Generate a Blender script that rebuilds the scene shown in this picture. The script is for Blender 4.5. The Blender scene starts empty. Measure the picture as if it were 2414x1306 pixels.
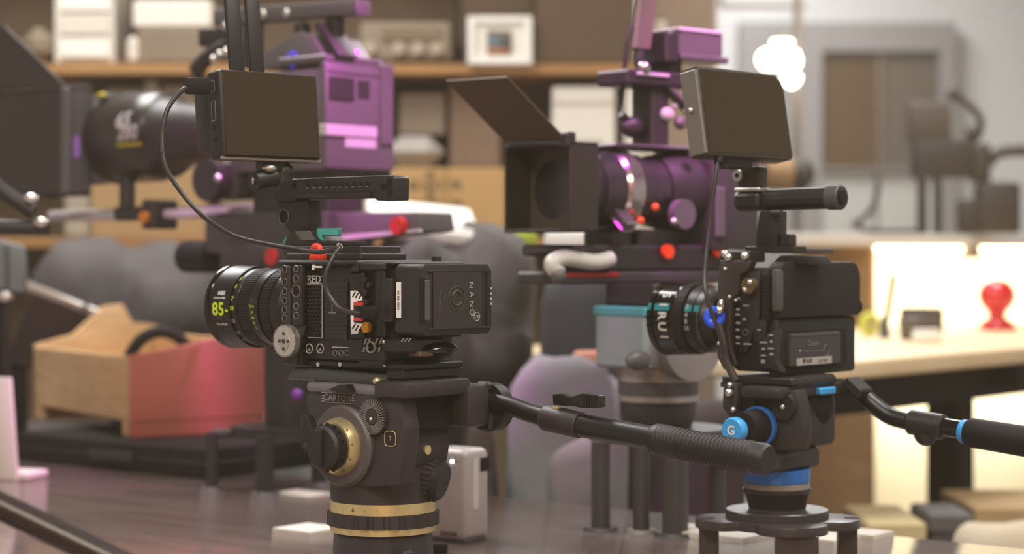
import bpy, bmesh, math, random
from mathutils import Vector, Matrix, noise
random.seed(7)
SC = bpy.context.scene
COL = SC.collection
F = 70.0 / 36.0 * 2414.0      # focal length in pixels
CX, HY = 1207.0, 600.0        # optical centre and horizon in pixels
H = 1.10                      # camera height
TZ = H - 0.33                 # height of the near table top

# ------------------------------------------------------------------ camera
cd = bpy.data.cameras.new('camera'); cam = bpy.data.objects.new('camera', cd)
COL.objects.link(cam); SC.camera = cam
cam.location = (0, 0, H); cam.rotation_euler = (math.pi / 2, 0, 0)
cd.sensor_width = 36; cd.lens = 70
cd.shift_y = -(653 - HY) / 2414.0
cd.clip_start = 0.05
cd.dof.use_dof = True; cd.dof.focus_distance = 1.90; cd.dof.aperture_fstop = 3.9

# ------------------------------------------------------------------ world, exposure
SC.view_settings.view_transform = 'Standard'; SC.view_settings.look = 'None'
SC.view_settings.gamma = 1; SC.view_settings.use_curve_mapping = False
SC.view_settings.exposure = 0.28
wd = bpy.data.worlds.new('world'); SC.world = wd; wd.use_nodes = True
wd.node_tree.nodes['Background'].inputs[0].default_value = (0.72, 0.69, 0.68, 1)
wd.node_tree.nodes['Background'].inputs[1].default_value = 0.25
# thin warm even haze, added to imitate veiling glare in the lens
wt = wd.node_tree
hz = wt.nodes.new('ShaderNodeVolumeScatter'); hz.inputs['Color'].default_value = (1.0, 0.82, 0.60, 1)
hz.inputs['Density'].default_value = 0.011
wt.links.new(hz.outputs[0], wt.nodes['World Output'].inputs['Volume'])
SC.cycles.max_bounces = 5; SC.cycles.diffuse_bounces = 3; SC.cycles.glossy_bounces = 3; SC.cycles.transmission_bounces = 2; SC.cycles.volume_bounces = 0
SC.cycles.use_adaptive_sampling = True; SC.cycles.adaptive_threshold = 0.05; SC.cycles.adaptive_min_samples = 12
SC.cycles.caustics_reflective = False; SC.cycles.caustics_refractive = False; SC.cycles.sample_clamp_indirect = 4
SC.cycles.use_denoising = True

# ------------------------------------------------------------------ lights
def area(name, loc, size, power, col=(1, 1, 1), aim=None, sy=None):
    l = bpy.data.lights.new(name, 'AREA'); l.energy = power; l.color = col
    l.size = size
    if sy: l.shape = 'RECTANGLE'; l.size_y = sy
    o = bpy.data.objects.new(name, l); COL.objects.link(o); o.location = loc
    if aim is not None:
        o.rotation_euler = (Vector(aim) - Vector(loc)).to_track_quat('-Z', 'Y').to_euler()
    return o
def spot(name, loc, aim, power, col, ang, blend=0.4, r=0.06):
    l = bpy.data.lights.new(name, 'SPOT'); l.energy = power; l.color = col
    l.spot_size = math.radians(ang); l.spot_blend = blend; l.shadow_soft_size = r
    o = bpy.data.objects.new(name, l); COL.objects.link(o); o.location = loc
    o.rotation_euler = (Vector(aim) - Vector(loc)).to_track_quat('-Z', 'Y').to_euler()
    return o
def FP(Y): return HY + H * F / Y      # pixel row of the floor at a depth
WHITE = (1.0, 0.965, 0.94)
area('ceiling_panel_light_a', (-0.9, 0.6, 2.72), 0.6, 34, WHITE, (-0.9, 0.6, 0), 1.2)
area('ceiling_panel_light_b', (1.0, 1.7, 2.72), 0.6, 34, WHITE, (1.0, 1.7, 0), 1.2)
area('ceiling_panel_light_c', (-0.9, 3.4, 2.72), 0.6, 46, WHITE, (-0.9, 3.4, 0), 1.2)
area('ceiling_panel_light_d', (1.1, 4.6, 2.72), 0.6, 42, WHITE, (1.1, 4.6, 0), 1.2)
area('ceiling_panel_light_e', (0.8, 6.8, 2.72), 0.6, 42, (.97, .98, 1), (0.8, 6.8, 0), 1.2)
MAG = (1.0, 0.08, 0.92)
area('added_warm_fill_light', (0.2, -1.0, 2.72), 0.6, 70, (1, .86, .66), (0.2, -1.0, 0), 1.6)  # unseen warm fill behind the camera, added for reflections on dark surfaces
spot('magenta_spot_a', (0.24, 2.42, 1.78), (-0.27, 2.76, 1.24), 36, MAG, 23, .25, .05)
spot('magenta_spot_b', (-0.95, 2.35, 1.62), (-0.50, 2.88, 1.25), 9, MAG, 15, .3, .05)
spot('magenta_spot_f', (-0.78, 2.20, 1.62), (-0.24, 2.68, 1.145), 30, MAG, 10, .3, .05)
spot('magenta_spot_c', (0.02, 2.26, 1.62), (0.14, 2.47, 1.235), 75, MAG, 15, .3, .13)
spot('magenta_spot_d', (0.52, 2.30, 1.85), (0.235, 2.57, 1.32), 30, MAG, 20, .3, .05)
spot('magenta_spot_e', (-0.05, 2.52, 1.70), (-0.42, 2.83, 1.165), 30, MAG, 9, .3, .05)

# ------------------------------------------------------------------ materials
def srgb(h):
    h = h.lstrip('#'); v = [int(h[i:i + 2], 16) / 255 for i in (0, 2, 4)]
    return tuple(((c + 0.055) / 1.055) ** 2.4 if c > 0.04045 else c / 12.92 for c in v) + (1,)
MATS = {}
def mat(name, col, rough=0.5, metal=0.0, spec=0.5, bump=0.0, bscale=200, vary=0.0, vscale=8, emit=0, ecol=None, coat=0, alpha=None):
    if name in MATS: return MATS[name]
    m = bpy.data.materials.new(name); m.use_nodes = True; nt = m.node_tree
    b = nt.nodes['Principled BSDF']
    c = srgb(col) if isinstance(col, str) else col
    b.inputs['Base Color'].default_value = c
    b.inputs['Roughness'].default_value = rough
    b.inputs['Metallic'].default_value = metal
    b.inputs['Specular IOR Level'].default_value = spec
    if coat: b.inputs['Coat Weight'].default_value = coat; b.inputs['Coat Roughness'].default_value = 0.08
    tc = nt.nodes.new('ShaderNodeTexCoord')
    n = nt.nodes.new('ShaderNodeTexNoise'); n.inputs['Scale'].default_value = vscale; n.inputs['Detail'].default_value = 4
    nt.links.new(tc.outputs['Object'], n.inputs['Vector'])
    mx = nt.nodes.new('ShaderNodeMix'); mx.data_type = 'RGBA'; mx.blend_type = 'MULTIPLY'
    mx.inputs[0].default_value = max(vary, 0.06)
    mx.inputs[6].default_value = c
    rp = nt.nodes.new('ShaderNodeValToRGB'); rp.color_ramp.elements[0].position = 0.3; rp.color_ramp.elements[1].position = 0.7
    rp.color_ramp.elements[0].color = (0.35, 0.35, 0.35, 1)
    nt.links.new(n.outputs['Fac'], rp.inputs[0]); nt.links.new(rp.outputs[0], mx.inputs[7])
    nt.links.new(mx.outputs[2], b.inputs['Base Color'])
    if bump:
        n2 = nt.nodes.new('ShaderNodeTexNoise'); n2.inputs['Scale'].default_value = bscale; n2.inputs['Detail'].default_value = 3
        nt.links.new(tc.outputs['Object'], n2.inputs['Vector'])
        bp = nt.nodes.new('ShaderNodeBump'); bp.inputs['Strength'].default_value = bump; bp.inputs['Distance'].default_value = 0.002
        nt.links.new(n2.outputs['Fac'], bp.inputs['Height']); nt.links.new(bp.outputs[0], b.inputs['Normal'])
    if emit:
        b.inputs['Emission Color'].default_value = srgb(ecol or col) if isinstance(ecol or col, str) else (ecol or col)
        b.inputs['Emission Strength'].default_value = emit
    MATS[name] = m
    return m
def wood(name, c1, c2, scale=3.0, rough=0.45, axis=(1, 12, 12), coat=0):
    if name in MATS: return MATS[name]
    m = bpy.data.materials.new(name); m.use_nodes = True; nt = m.node_tree; b = nt.nodes['Principled BSDF']
    tc = nt.nodes.new('ShaderNodeTexCoord'); mp = nt.nodes.new('ShaderNodeMapping')
    mp.inputs['Scale'].default_value = axis
    n = nt.nodes.new('ShaderNodeTexNoise'); n.inputs['Scale'].default_value = scale; n.inputs['Detail'].default_value = 6; n.inputs['Distortion'].default_value = 0.8
    rp = nt.nodes.new('ShaderNodeValToRGB'); rp.color_ramp.elements[0].position = 0.3; rp.color_ramp.elements[1].position = 0.72
    rp.color_ramp.elements[0].color = srgb(c1); rp.color_ramp.elements[1].color = srgb(c2)
    nt.links.new(tc.outputs['Object'], mp.inputs[0]); nt.links.new(mp.outputs[0], n.inputs['Vector'])
    nt.links.new(n.outputs['Fac'], rp.inputs[0]); nt.links.new(rp.outputs[0], b.inputs['Base Color'])
    b.inputs['Roughness'].default_value = rough
    if coat: b.inputs['Coat Weight'].default_value = coat; b.inputs['Coat Roughness'].default_value = 0.12
    MATS[name] = m
    return m

BLK = mat('black_anodised_metal', '#161314', 0.36, 0.0, 0.5, bump=0.05, bscale=900)
BLK2 = mat('black_satin_plastic', '#1c1819', 0.5, 0, 0.45, bump=0.12, bscale=1500)
BLKM = mat('black_matte_metal', '#231f1f', 0.45, 0.0, 0.5, bump=0.06, bscale=1200)
GLB = mat('gloss_black', '#0c0a0a', 0.12, 0, 0.6)
DRK = mat('deep_black_rubber', '#141112', 0.7, 0, 0.3)
GREY = mat('grey_plastic', '#4c494a', 0.5)
SIL = mat('brushed_silver', '#d6d2cc', 0.32, 0.85, 0.5)
STEEL = mat('polished_steel', '#e8e4de', 0.18, 1.0)
GOLD = mat('gold_anodised', '#efdca4', 0.38, 0.85)
WHT = mat('white_print', '#e8e6e0', 0.6)
LIME = mat('lime_print', '#c8e030', 0.55)
TEAL = mat('teal_anodised', '#4fb5aa', 0.35, 0.3)
RED = mat('red_plastic', '#e23a24', 0.45)
REDD = mat('red_port', '#c83a34', 0.5)
ORG = mat('amber_plug', '#d8971c', 0.35, 0.2)
BLU = mat('blue_anodised', '#2f74c8', 0.32, 0.35)
LBLU = mat('bright_blue_plastic', '#3f9fe0', 0.4)
GPR = mat('grey_print', '#a8a4a0', 0.6)
DPR = mat('dim_grey_print', '#77726c', 0.6)
SCREEN = mat('dark_screen_glass', '#33291b', 0.3, 0, 0.5)  # warm brown veil and reflection put into the glass colour
RUB = mat('black_cable_rubber', '#322d2d', 0.38, 0, 0.5)

# ------------------------------------------------------------------ geometry collector
def AX(d):
    z = Vector(d).normalized(); t = Vector((0, 0, 1)) if abs(z.z) < 0.9 else Vector((1, 0, 0))
    x = t.cross(z).normalized(); return x, z.cross(x), z
def smooth_path(pts, sub=6):
    P = [Vector(p) for p in pts]
    if len(P) < 3: return P
    out = []
    for i in range(len(P) - 1):
        p0 = P[max(i - 1, 0)]; p1 = P[i]; p2 = P[i + 1]; p3 = P[min(i + 2, len(P) - 1)]
        for k in range(sub):
            t = k / sub
            out.append(0.5 * ((2 * p1) + (p2 - p0) * t + (2 * p0 - 5 * p1 + 4 * p2 - p3) * t * t + (3 * p1 - p0 - 3 * p2 + p3) * t ** 3))
    out.append(P[-1]); return out
FONTCACHE = {}
class G:
    def __init__(s): s.bm = bmesh.new()
    def box(s, x0, x1, y0, y1, z0, z1, b=0.0, seg=1):
        if x1 < x0: x0, x1 = x1, x0
        if y1 < y0: y0, y1 = y1, y0
        if z1 < z0: z0, z1 = z1, z0
        r = bmesh.ops.create_cube(s.bm, size=1)
        for v in r['verts']:
            v.co = Vector((x0 + (v.co.x + .5) * (x1 - x0), y0 + (v.co.y + .5) * (y1 - y0), z0 + (v.co.z + .5) * (z1 - z0)))
        if b:
            b = min(b, 0.49 * min(x1 - x0, y1 - y0, z1 - z0))
            es = list({e for v in r['verts'] for e in v.link_edges})
            bmesh.ops.bevel(s.bm, geom=es, offset=b, segments=seg, affect='EDGES', profile=0.5)
        return s
    def obox(s, c, ax, hx, hy, hz, b=0.0, seg=1):
        """oriented box: centre, (x, y, z) axis vectors, half sizes"""
        r = bmesh.ops.create_cube(s.bm, size=2)
        X, Y, Z = [Vector(a).normalized() for a in ax]; c = Vector(c)
        for v in r['verts']:
            v.co = c + X * v.co.x * hx + Y * v.co.y * hy + Z * v.co.z * hz
        if b:
            es = list({e for v in r['verts'] for e in v.link_edges})
            bmesh.ops.bevel(s.bm, geom=es, offset=min(b, .49 * 2 * min(hx, hy, hz)), segments=seg, affect='EDGES', profile=0.5)
        return s
    def lathe(s, prof, o, d, n=40, cap0=True, cap1=True):
        """prof: (distance along axis, radius)"""
        x, y, z = AX(d); o = Vector(o); rings = []
        for t, r in prof:
            rings.append([s.bm.verts.new(o + z * t + (x * math.cos(2 * math.pi * i / n) + y * math.sin(2 * math.pi * i / n)) * r) for i in range(n)])
        for a, b in zip(rings, rings[1:]):
            for i in range(n):
                s.bm.faces.new((a[i], a[(i + 1) % n], b[(i + 1) % n], b[i]))
        if cap0: s.bm.faces.new(rings[0][::-1])
        if cap1: s.bm.faces.new(rings[-1])
        return s
    def cyl(s, p0, p1, r0, r1=None, n=28):
        p0, p1 = Vector(p0), Vector(p1); d = p1 - p0
        return s.lathe([(0, r0), (d.length, r0 if r1 is None else r1)], p0, d, n)
    def knurl(s, o, d, t0, t1, r, n=60, depth=0.0008, duty=0.5):
        """toothed ring"""
        x, y, z = AX(d); o = Vector(o)
        pr = []
        for i in range(n):
            for fr, rr in ((0, r - depth), (0.15, r), (0.15 + duty * .7, r), (0.3 + duty * .7, r - depth)):
                a = 2 * math.pi * (i + fr) / n; pr.append((a, rr))
        lo = [s.bm.verts.new(o + z * t0 + (x * math.cos(a) + y * math.sin(a)) * q) for a, q in pr]
        hi = [s.bm.verts.new(o + z * t1 + (x * math.cos(a) + y * math.sin(a)) * q) for a, q in pr]
        m = len(pr)
        for i in range(m): s.bm.faces.new((lo[i], lo[(i + 1) % m], hi[(i + 1) % m], hi[i]))
        s.bm.faces.new(lo[::-1]); s.bm.faces.new(hi)
        return s
    def prism(s, poly, plane, d0, d1, b=0.0):
        """polygon in a plane ('xz', 'xy', 'yz') pushed along the third axis"""
        def P(a, b_, d): return {'xz': (a, d, b_), 'xy': (a, b_, d), 'yz': (d, a, b_)}[plane]
        lo = [s.bm.verts.new(P(a, c, d0)) for a, c in poly]; hi = [s.bm.verts.new(P(a, c, d1)) for a, c in poly]
        n = len(poly); fs = [s.bm.faces.new(lo[::-1]), s.bm.faces.new(hi)]
        for i in range(n): fs.append(s.bm.faces.new((lo[i], lo[(i + 1) % n], hi[(i + 1) % n], hi[i])))
        bmesh.ops.recalc_face_normals(s.bm, faces=fs)
        if b:
            es = list({e for f in fs for e in f.edges})
            bmesh.ops.bevel(s.bm, geom=es, offset=b, segments=2, affect='EDGES', profile=0.5)
        return s
    def tube(s, pts, r, n=10, sub=6, r1=None):
        P = smooth_path(pts, sub); rings = []
        up = None
        for i, p in enumerate(P):
            d = (P[min(i + 1, len(P) - 1)] - P[max(i - 1, 0)]).normalized()
            if up is None: x, y, _ = AX(d)
            else:
                x = (up - d * up.dot(d)).normalized(); y = d.cross(x)
            up = x
            rr = r if r1 is None else r + (r1 - r) * i / (len(P) - 1)
            rings.append([s.bm.verts.new(p + (x * math.cos(2 * math.pi * k / n) + y * math.sin(2 * math.pi * k / n)) * rr) for k in range(n)])
        for a, b in zip(rings, rings[1:]):
            for k in range(n): s.bm.faces.new((a[k], a[(k + 1) % n], b[(k + 1) % n], b[k]))
        s.bm.faces.new(rings[0][::-1]); s.bm.faces.new(rings[-1])
        return s
    def ball(s, c, r, sx=1, sy=1, sz=1, seg=20, rot=None):
        q = bmesh.ops.create_uvsphere(s.bm, u_segments=seg, v_segments=max(6, seg // 2), radius=r)
        for v in q['verts']:
            p = Vector((v.co.x * sx, v.co.y * sy, v.co.z * sz))
            if rot is not None: p = rot @ p
            v.co = p + Vector(c)
        return s
    def torus(s, c, d, R, r, n=40, m=10):
        x, y, z = AX(d); c = Vector(c); rings = []
        for i in range(n):
            a = 2 * math.pi * i / n; e = x * math.cos(a) + y * math.sin(a)
            rings.append([s.bm.verts.new(c + e * (R + r * math.cos(2 * math.pi * k / m)) + z * r * math.sin(2 * math.pi * k / m)) for k in range(m)])
        for i in range(n):
            a, b = rings[i], rings[(i + 1) % n]
            for k in range(m): s.bm.faces.new((a[k], a[(k + 1) % m], b[(k + 1) % m], b[k]))
        return s
    def text(s, txt, size, o, xd, yd, depth=0.0003, wrap=None, align='CENTER', bold=0.0):
        """flat lettering; wrap=(axis point, axis dir) bends it round a barrel"""
        key = (txt, align, bold)
        if key not in FONTCACHE:
            cu = bpy.data.curves.new('t', 'FONT'); cu.body = txt; cu.align_x = align; cu.align_y = 'CENTER'; cu.size = 1; cu.offset = bold; cu.resolution_u = 3
            ob = bpy.data.objects.new('t', cu); COL.objects.link(ob)
            dg = bpy.context.evaluated_depsgraph_get()
            me = bpy.data.meshes.new_from_object(ob.evaluated_get(dg))
            FONTCACHE[key] = ([v.co.copy() for v in me.vertices], [list(p.vertices) for p in me.polygons])
            bpy.data.objects.remove(ob); bpy.data.curves.remove(cu); bpy.data.meshes.remove(me)
        vs, fs = FONTCACHE[key]; X = Vector(xd).normalized(); Y = Vector(yd).normalized(); N = X.cross(Y)
        o = Vector(o); out = []
        for v in vs:
            p = o + X * v.x * size + Y * v.y * size + N * depth
            if wrap:
                ap, ad = Vector(wrap[0]), Vector(wrap[1]).normalized()
                # keep the distance from the axis of the anchor, bend along the tangent
                ra = (o - ap) - ad * (o - ap).dot(ad); R = ra.length + depth
                e = ra.normalized(); tan = ad.cross(e)
                dx = (X * v.x + Y * v.y) * size
                ang = dx.dot(tan) / R
                p = ap + ad * ((o - ap).dot(ad) + dx.dot(ad)) + (e * math.cos(ang) + tan * math.sin(ang)) * R
            out.append(s.bm.verts.new(p))
        for f in fs:
            try: s.bm.faces.new([out[i] for i in f])
            except ValueError: pass
        return s
    def quad(s, a, b, c, d):
        s.bm.faces.new([s.bm.verts.new(Vector(p)) for p in (a, b, c, d)]); return s
    def split(s, name, m, parent=None, ang=35):
        """every separate piece becomes an object of its own"""
        s.bm.verts.index_update(); seen = set(); out = []
        for v0 in list(s.bm.verts):
            if v0.index in seen: continue
            st_, isl = [v0], []
            seen.add(v0.index)
            while st_:
                v = st_.pop(); isl.append(v)
                for e_ in v.link_edges:
                    o_ = e_.other_vert(v)
                    if o_.index not in seen: seen.add(o_.index); st_.append(o_)
            gg = G(); mp = {v.index: gg.bm.verts.new(v.co) for v in isl}; fs = {f for v in isl for f in v.link_faces}
            for f in fs: gg.bm.faces.new([mp[v.index] for v in f.verts])
            out.append(gg.make(name, m, parent, ang))
        s.bm.free(); return out
    def make(s, name, m, parent=None, ang=35, label=None, kind=None, subd=0, normals=True):
        me = bpy.data.meshes.new(name)
        if normals: bmesh.ops.recalc_face_normals(s.bm, faces=s.bm.faces[:])
        s.bm.to_mesh(me); s.bm.free()
        if ang:
            for p in me.polygons: p.use_smooth = True
            me.set_sharp_from_angle(angle=math.radians(ang))
        me.materials.append(m)
        o = bpy.data.objects.new(name, me); COL.objects.link(o)
        if parent is not None: o.parent = parent
        if label: o['label'] = label
        if kind: o['kind'] = kind
        if subd:
            md = o.modifiers.new('subd', 'SUBSURF'); md.levels = subd; md.render_levels = subd
        return o
def tag(o, label, cat, group=None):
    o['label'] = label; o['category'] = cat
    if group: o['group'] = group
    return o
class Fr:
    """a thing's own frame: origin on the ground plan, base height, turn about the vertical"""
    def __init__(s, px, Y, zb, deg):
        s.x0 = (px - CX) * Y / F; s.y0 = Y; s.zb = zb; s.a = math.radians(deg); s.c = math.cos(s.a); s.s = math.sin(s.a)
    def xy(s, u, w): return s.x0 + u * s.c - w * s.s, s.y0 + u * s.s + w * s.c
    def u(s, px, w=0.0):
        k = (px - CX) / F
        return (k * (s.y0 + w * s.c) - s.x0 + w * s.s) / (s.c - k * s.s)
    def w(s, px, u=0.0):
        k = (px - CX) / F
        return (k * (s.y0 + u * s.s) - s.x0 - u * s.c) / (-s.s - k * s.c)
    def z(s, py, u, w):
        return H + (HY - py) * s.xy(u, w)[1] / F - s.zb
    def sp(s, px, py, w=0.0):
        u = s.u(px, w); return Vector((u, w, s.z(py, u, w)))
    def rp(s, px, py, u=0.0):
        w = s.w(px, u); return Vector((u, w, s.z(py, u, w)))
    def side(s, g, px0, px1, py0, py1, w0, w1, b=0.0, seg=1):
        u0, u1 = s.u(px0, w0), s.u(px1, w0); um = (u0 + u1) / 2
        return g.box(u0, u1, w0, w1, s.z(py1, um, w0), s.z(py0, um, w0), b, seg)
    def rear(s, g, px0, px1, py0, py1, u0, u1, b=0.0, seg=1):
        w0, w1 = s.w(px0, u1), s.w(px1, u1); wm = (w0 + w1) / 2
        return g.box(u0, u1, w0, w1, s.z(py1, u1, wm), s.z(py0, u1, wm), b, seg)
    def sprism(s, g, pts, w0, w1, b=0.0):
        q = [s.sp(x, y, w0) for x, y in pts]
        return g.prism([(p.x, p.z) for p in q], 'xz', w0, w1, b)
    def scale(s, u, w): return s.xy(u, w)[1] / F
    def empty(s, name, label, cat, group=None):
        o = bpy.data.objects.new(name, None); COL.objects.link(o); o.empty_display_size = 0.05
        o.location = (s.x0, s.y0, s.zb); o.rotation_euler = (0, 0, s.a)
        return tag(o, label, cat, group)
def P(px, py, Y): return Vector(((px - CX) * Y / F, Y, H + (HY - py) * Y / F))
def bgbox(g, px0, px1, py0, py1, Y, dep, b=0.0, seg=1):
    a = P(px0, py1, Y); c = P(px1, py0, Y)
    return g.box(a.x, c.x, Y, Y + dep, a.z, c.z, b, seg)
def st(o): o['kind'] = 'structure'; return o

# ================================================================== THE ROOM
def centre(o):
    """move the origin of a one-mesh thing to the middle of its base"""
    vs = o.data.vertices
    mn = Vector((min(v.co.x for v in vs), min(v.co.y for v in vs), min(v.co.z for v in vs)))
    mx = Vector((max(v.co.x for v in vs), max(v.co.y for v in vs), max(v.co.z for v in vs)))
    c = Vector(((mn.x + mx.x) / 2, (mn.y + mx.y) / 2, mn.z))
    for v in vs: v.co -= c
    o.location = c
    return o
def emp(name, label, cat, at, group=None):
    o = bpy.data.objects.new(name, None); COL.objects.link(o); o.location = at
    return tag(o, label, cat, group)
WALLM = mat('painted_wall', '#cfccc8', 0.85, vary=0.08, vscale=2)
st(G().box(-3.2, 3.2, -2.2, 8.6, -0.06, 0).make('floor', mat('grey_floor', '#6b6460', 0.4, vary=0.3, vscale=3)))
st(G().box(-3.2, 3.2, -2.2, 8.6, 2.8, 2.86).make('ceiling', mat('ceiling_paint', '#cfc8be', 0.9)))
st(G().box(-3.2, 3.2, 8.0, 8.1, 0, 2.8).make('wall_back', WALLM))
st(G().box(-3.3, -3.2, -2.2, 8.6, 0, 2.8).make('wall_left', WALLM))
st(G().box(3.2, 3.3, -2.2, 8.6, 0, 2.8).make('wall_right', WALLM))
st(G().box(-3.2, 3.2, -2.3, -2.2, 0, 2.8).make('wall_front', mat('tan_wall', '#b08a5c', 0.85, vary=0.2, vscale=2)))
# far window with two dark panes in a grey casing
CASE = mat('grey_casing', '#8f8a86', 0.7)
win = bpy.data.objects.new('window_1', None); COL.objects.link(win); win['kind'] = 'structure'
win.location = (0, 0, 0)
g = G()
bgbox(g, 1745, 1938, 52, 700, 7.9, 0.1); bgbox(g, 2216, 2252, 52, 700, 7.9, 0.1); bgbox(g, 1938, 2216, 52, 120, 7.9, 0.1)
g.make('window_casing', CASE, win)
bgbox(G(), 1938, 2072, 120, 396, 7.94, 0.05).make('window_pane', mat('dark_pane_brown', '#5a452f', 0.3), win)
bgbox(G(), 2078, 2216, 120, 396, 7.94, 0.05).make('window_pane', mat('dark_pane_grey', '#645a50', 0.3), win)
bgbox(G(), 2072, 2078, 120, 396, 7.92, 0.07).make('window_mullion', mat('mullion', '#8a7a6a', 0.5), win)
bgbox(G(), 1938, 2216, 396, 402, 7.88, 0.1).make('window_sill', CASE, win)
bgbox(G(), 1938, 2062, 402, 690, 7.92, 0.06).make('lower_panel', mat('pale_panel', '#bdb9b0', 0.7), win)
bgbox(G(), 2070, 2216, 402, 690, 7.92, 0.06).make('lower_panel', mat('pale_panel', '#bdb9b0', 0.7), win)

# pipe frame hung with the bulb lamp
FT = mat('grey_pipe', '#7d746c', 0.5)
e = bpy.data.objects.new('pipe_frame', None); COL.objects.link(e); e.location = P(1880, 600, 5.2) * 1; e.location.z = 0
tag(e, 'grey pipe frame standing behind the glowing bulb, with one upright and crossbar', 'pipe frame')
def loc(p): return p - e.location
g = G(); g.cyl(loc(Vector((P(1880, 0, 5.2).x, 5.2, 0))), loc(P(1880, -140, 5.2)), 0.011, n=14); g.make('upright', FT, e)
g = G(); g.cyl(loc(P(1700, 14, 5.2)), loc(P(1900, 14, 5.2)), 0.007, n=14); g.make('crossbar', FT, e)
g = G(); g.cyl(loc(P(1700, -140, 5.2)), loc(P(1700, 20, 5.2)), 0.007, n=14); g.make('crossbar', FT, e)
g = G(); g.box(-.15, .15, -.1, .1, 0, .012, .003); g.make('foot_plate', FT, e)
# bulb lamp clamped on it
lp = P(1838, 138, 5.1)
e = bpy.data.objects.new('bulb_lamp', None); COL.objects.link(e); e.location = lp
tag(e, 'glowing white bulb lamp clamped to the grey pipe', 'lamp')
GLOW = mat('lit_bulb', '#fffbe8', 0.4, emit=9, ecol='#fff6dc')
q = 5.1 / F
g = G(); g.ball((-26 * q, 0, -2 * q), 27 * q, 1, 1, .9); g.ball((22 * q, 0, -6 * q), 28 * q, 1, 1, .9); g.box(-40 * q, 44 * q, -.01, .01, -26 * q, 18 * q, .004)
g.make('bulb', GLOW, e)
g = G(); g.cyl((6 * q, 0, 15 * q), (6 * q, 0, 42 * q), 24 * q, n=20); g.make('bulb_neck', GLOW, e)
g = G(); g.cyl((10 * q, 0, 40 * q), (10 * q, 0, 60 * q), 9 * q, n=16); g.cyl((10 * q, 0, 52 * q), (34 * q, .08, 52 * q), 5 * q, n=12); g.make('lamp_clamp', FT, e)
g = G(); g.lathe([(0, 22 * q), (14 * q, 20 * q), (28 * q, 6 * q)], (28 * q, 0, -40 * q), (0, 0, -1), 20); g.make('lower_bulb', GLOW, e)

# drum lamp clamped lower on the same pipe
e = emp('drum_lamp', 'tan and black drum lamp head clamped to the grey pipe', 'lamp', P(1866, 412, 5.12))
q = 5.12 / F
g = G(); g.lathe([(0, 36 * q), (8 * q, 40 * q), (70 * q, 40 * q), (76 * q, 34 * q)], (0, -.02, 0), (-1, -.15, .05), 32); g.make('lamp_drum', mat('lamp_tan', '#8a6a44', .6), e)
g = G(); g.ball((14 * q, -.02, 0), 44 * q, .9, 1, .9, 20); g.make('lamp_back', mat('lamp_black', '#2a2118', .6), e)
g = G(); g.cyl((14 * q, .0, 0), (14 * q, .065, 0), 10 * q, n=14); g.make('lamp_clamp', FT, e)

# ================================================================== SHELVING (far left)
SY = 4.4
SHW = wood('oak_shelf', '#8a6438', '#a87c48', 3, 0.5)
BACKM = mat('shelf_back', '#7f6d59', 0.8, vary=0.3, vscale=4)
e = bpy.data.objects.new('shelving_unit', None); COL.objects.link(e); e.location = (P(750, 600, SY).x, SY, 0)
tag(e, 'long shelving unit with orange wooden boards across the back', 'shelving')
def L(p): return Vector(p) - e.location
x0, x1 = P(-140, 0, SY).x, P(1515, 0, SY).x
def zz(py): return H + (HY - py) * SY / F
def lb(g, X0, X1, Y0, Y1, Z0, Z1, b=0): return g.box(X0 - e.location.x, X1 - e.location.x, Y0 - SY, Y1 - SY, Z0, Z1, b)
lb(G(), x0, x1, SY, SY + .36, zz(176), zz(150), .002).make('shelf_board', SHW, e)
lb(G(), x0, x1, SY, SY + .36, zz(-300), zz(-276), .002).make('shelf_board', SHW, e)
lb(G(), x0, x1, SY, SY + .36, zz(585), zz(560), .002).make('shelf_board', SHW, e)
lb(G(), x0, x1, SY, SY + .36, .1, .13, .002).make('shelf_board', SHW, e)
lb(G(), x0, x1, SY + .36, SY + .38, 0.0, zz(-300)).make('back_panel', BACKM, e)
UPM = mat('dark_upright', '#463725', 0.6)
for px in (-132, 285, 1075, 1504):      # front posts end flush behind the goods
    X = P(px, 0, SY).x
    lb(G(), X - .014, X + .014, SY + .31, SY + .36, 0, zz(-310)).make('upright', UPM, e)
X0, X1 = P(1262, 0, SY).x, P(1496, 0, SY).x
lb(G(), X0, X1, SY + .01, SY + .03, zz(148), zz(-270), .003).make('cabinet_door', mat('brown_cabinet_door', '#513d26', 0.5, vary=.25), e)
X0, X1 = P(1085, 0, SY).x, P(1258, 0, SY).x
lb(G(), X0, X1, SY + .10, SY + .12, zz(148), zz(-270), .003).make('cabinet_door', mat('brown_cabinet_door', '#513d26', 0.5, vary=.25), e)

def bgthing(name, label, cat, px0, px1, py0, py1, Y, dep, m, b=.003, group=None):
    g = G(); bgbox(g, px0, px1, py0, py1, Y, dep, b)
    return tag(centre(g.make(name, m)), label, cat, group)
PAPER = mat('white_paper', '#dcd6ca', 0.8, vary=.08)
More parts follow.
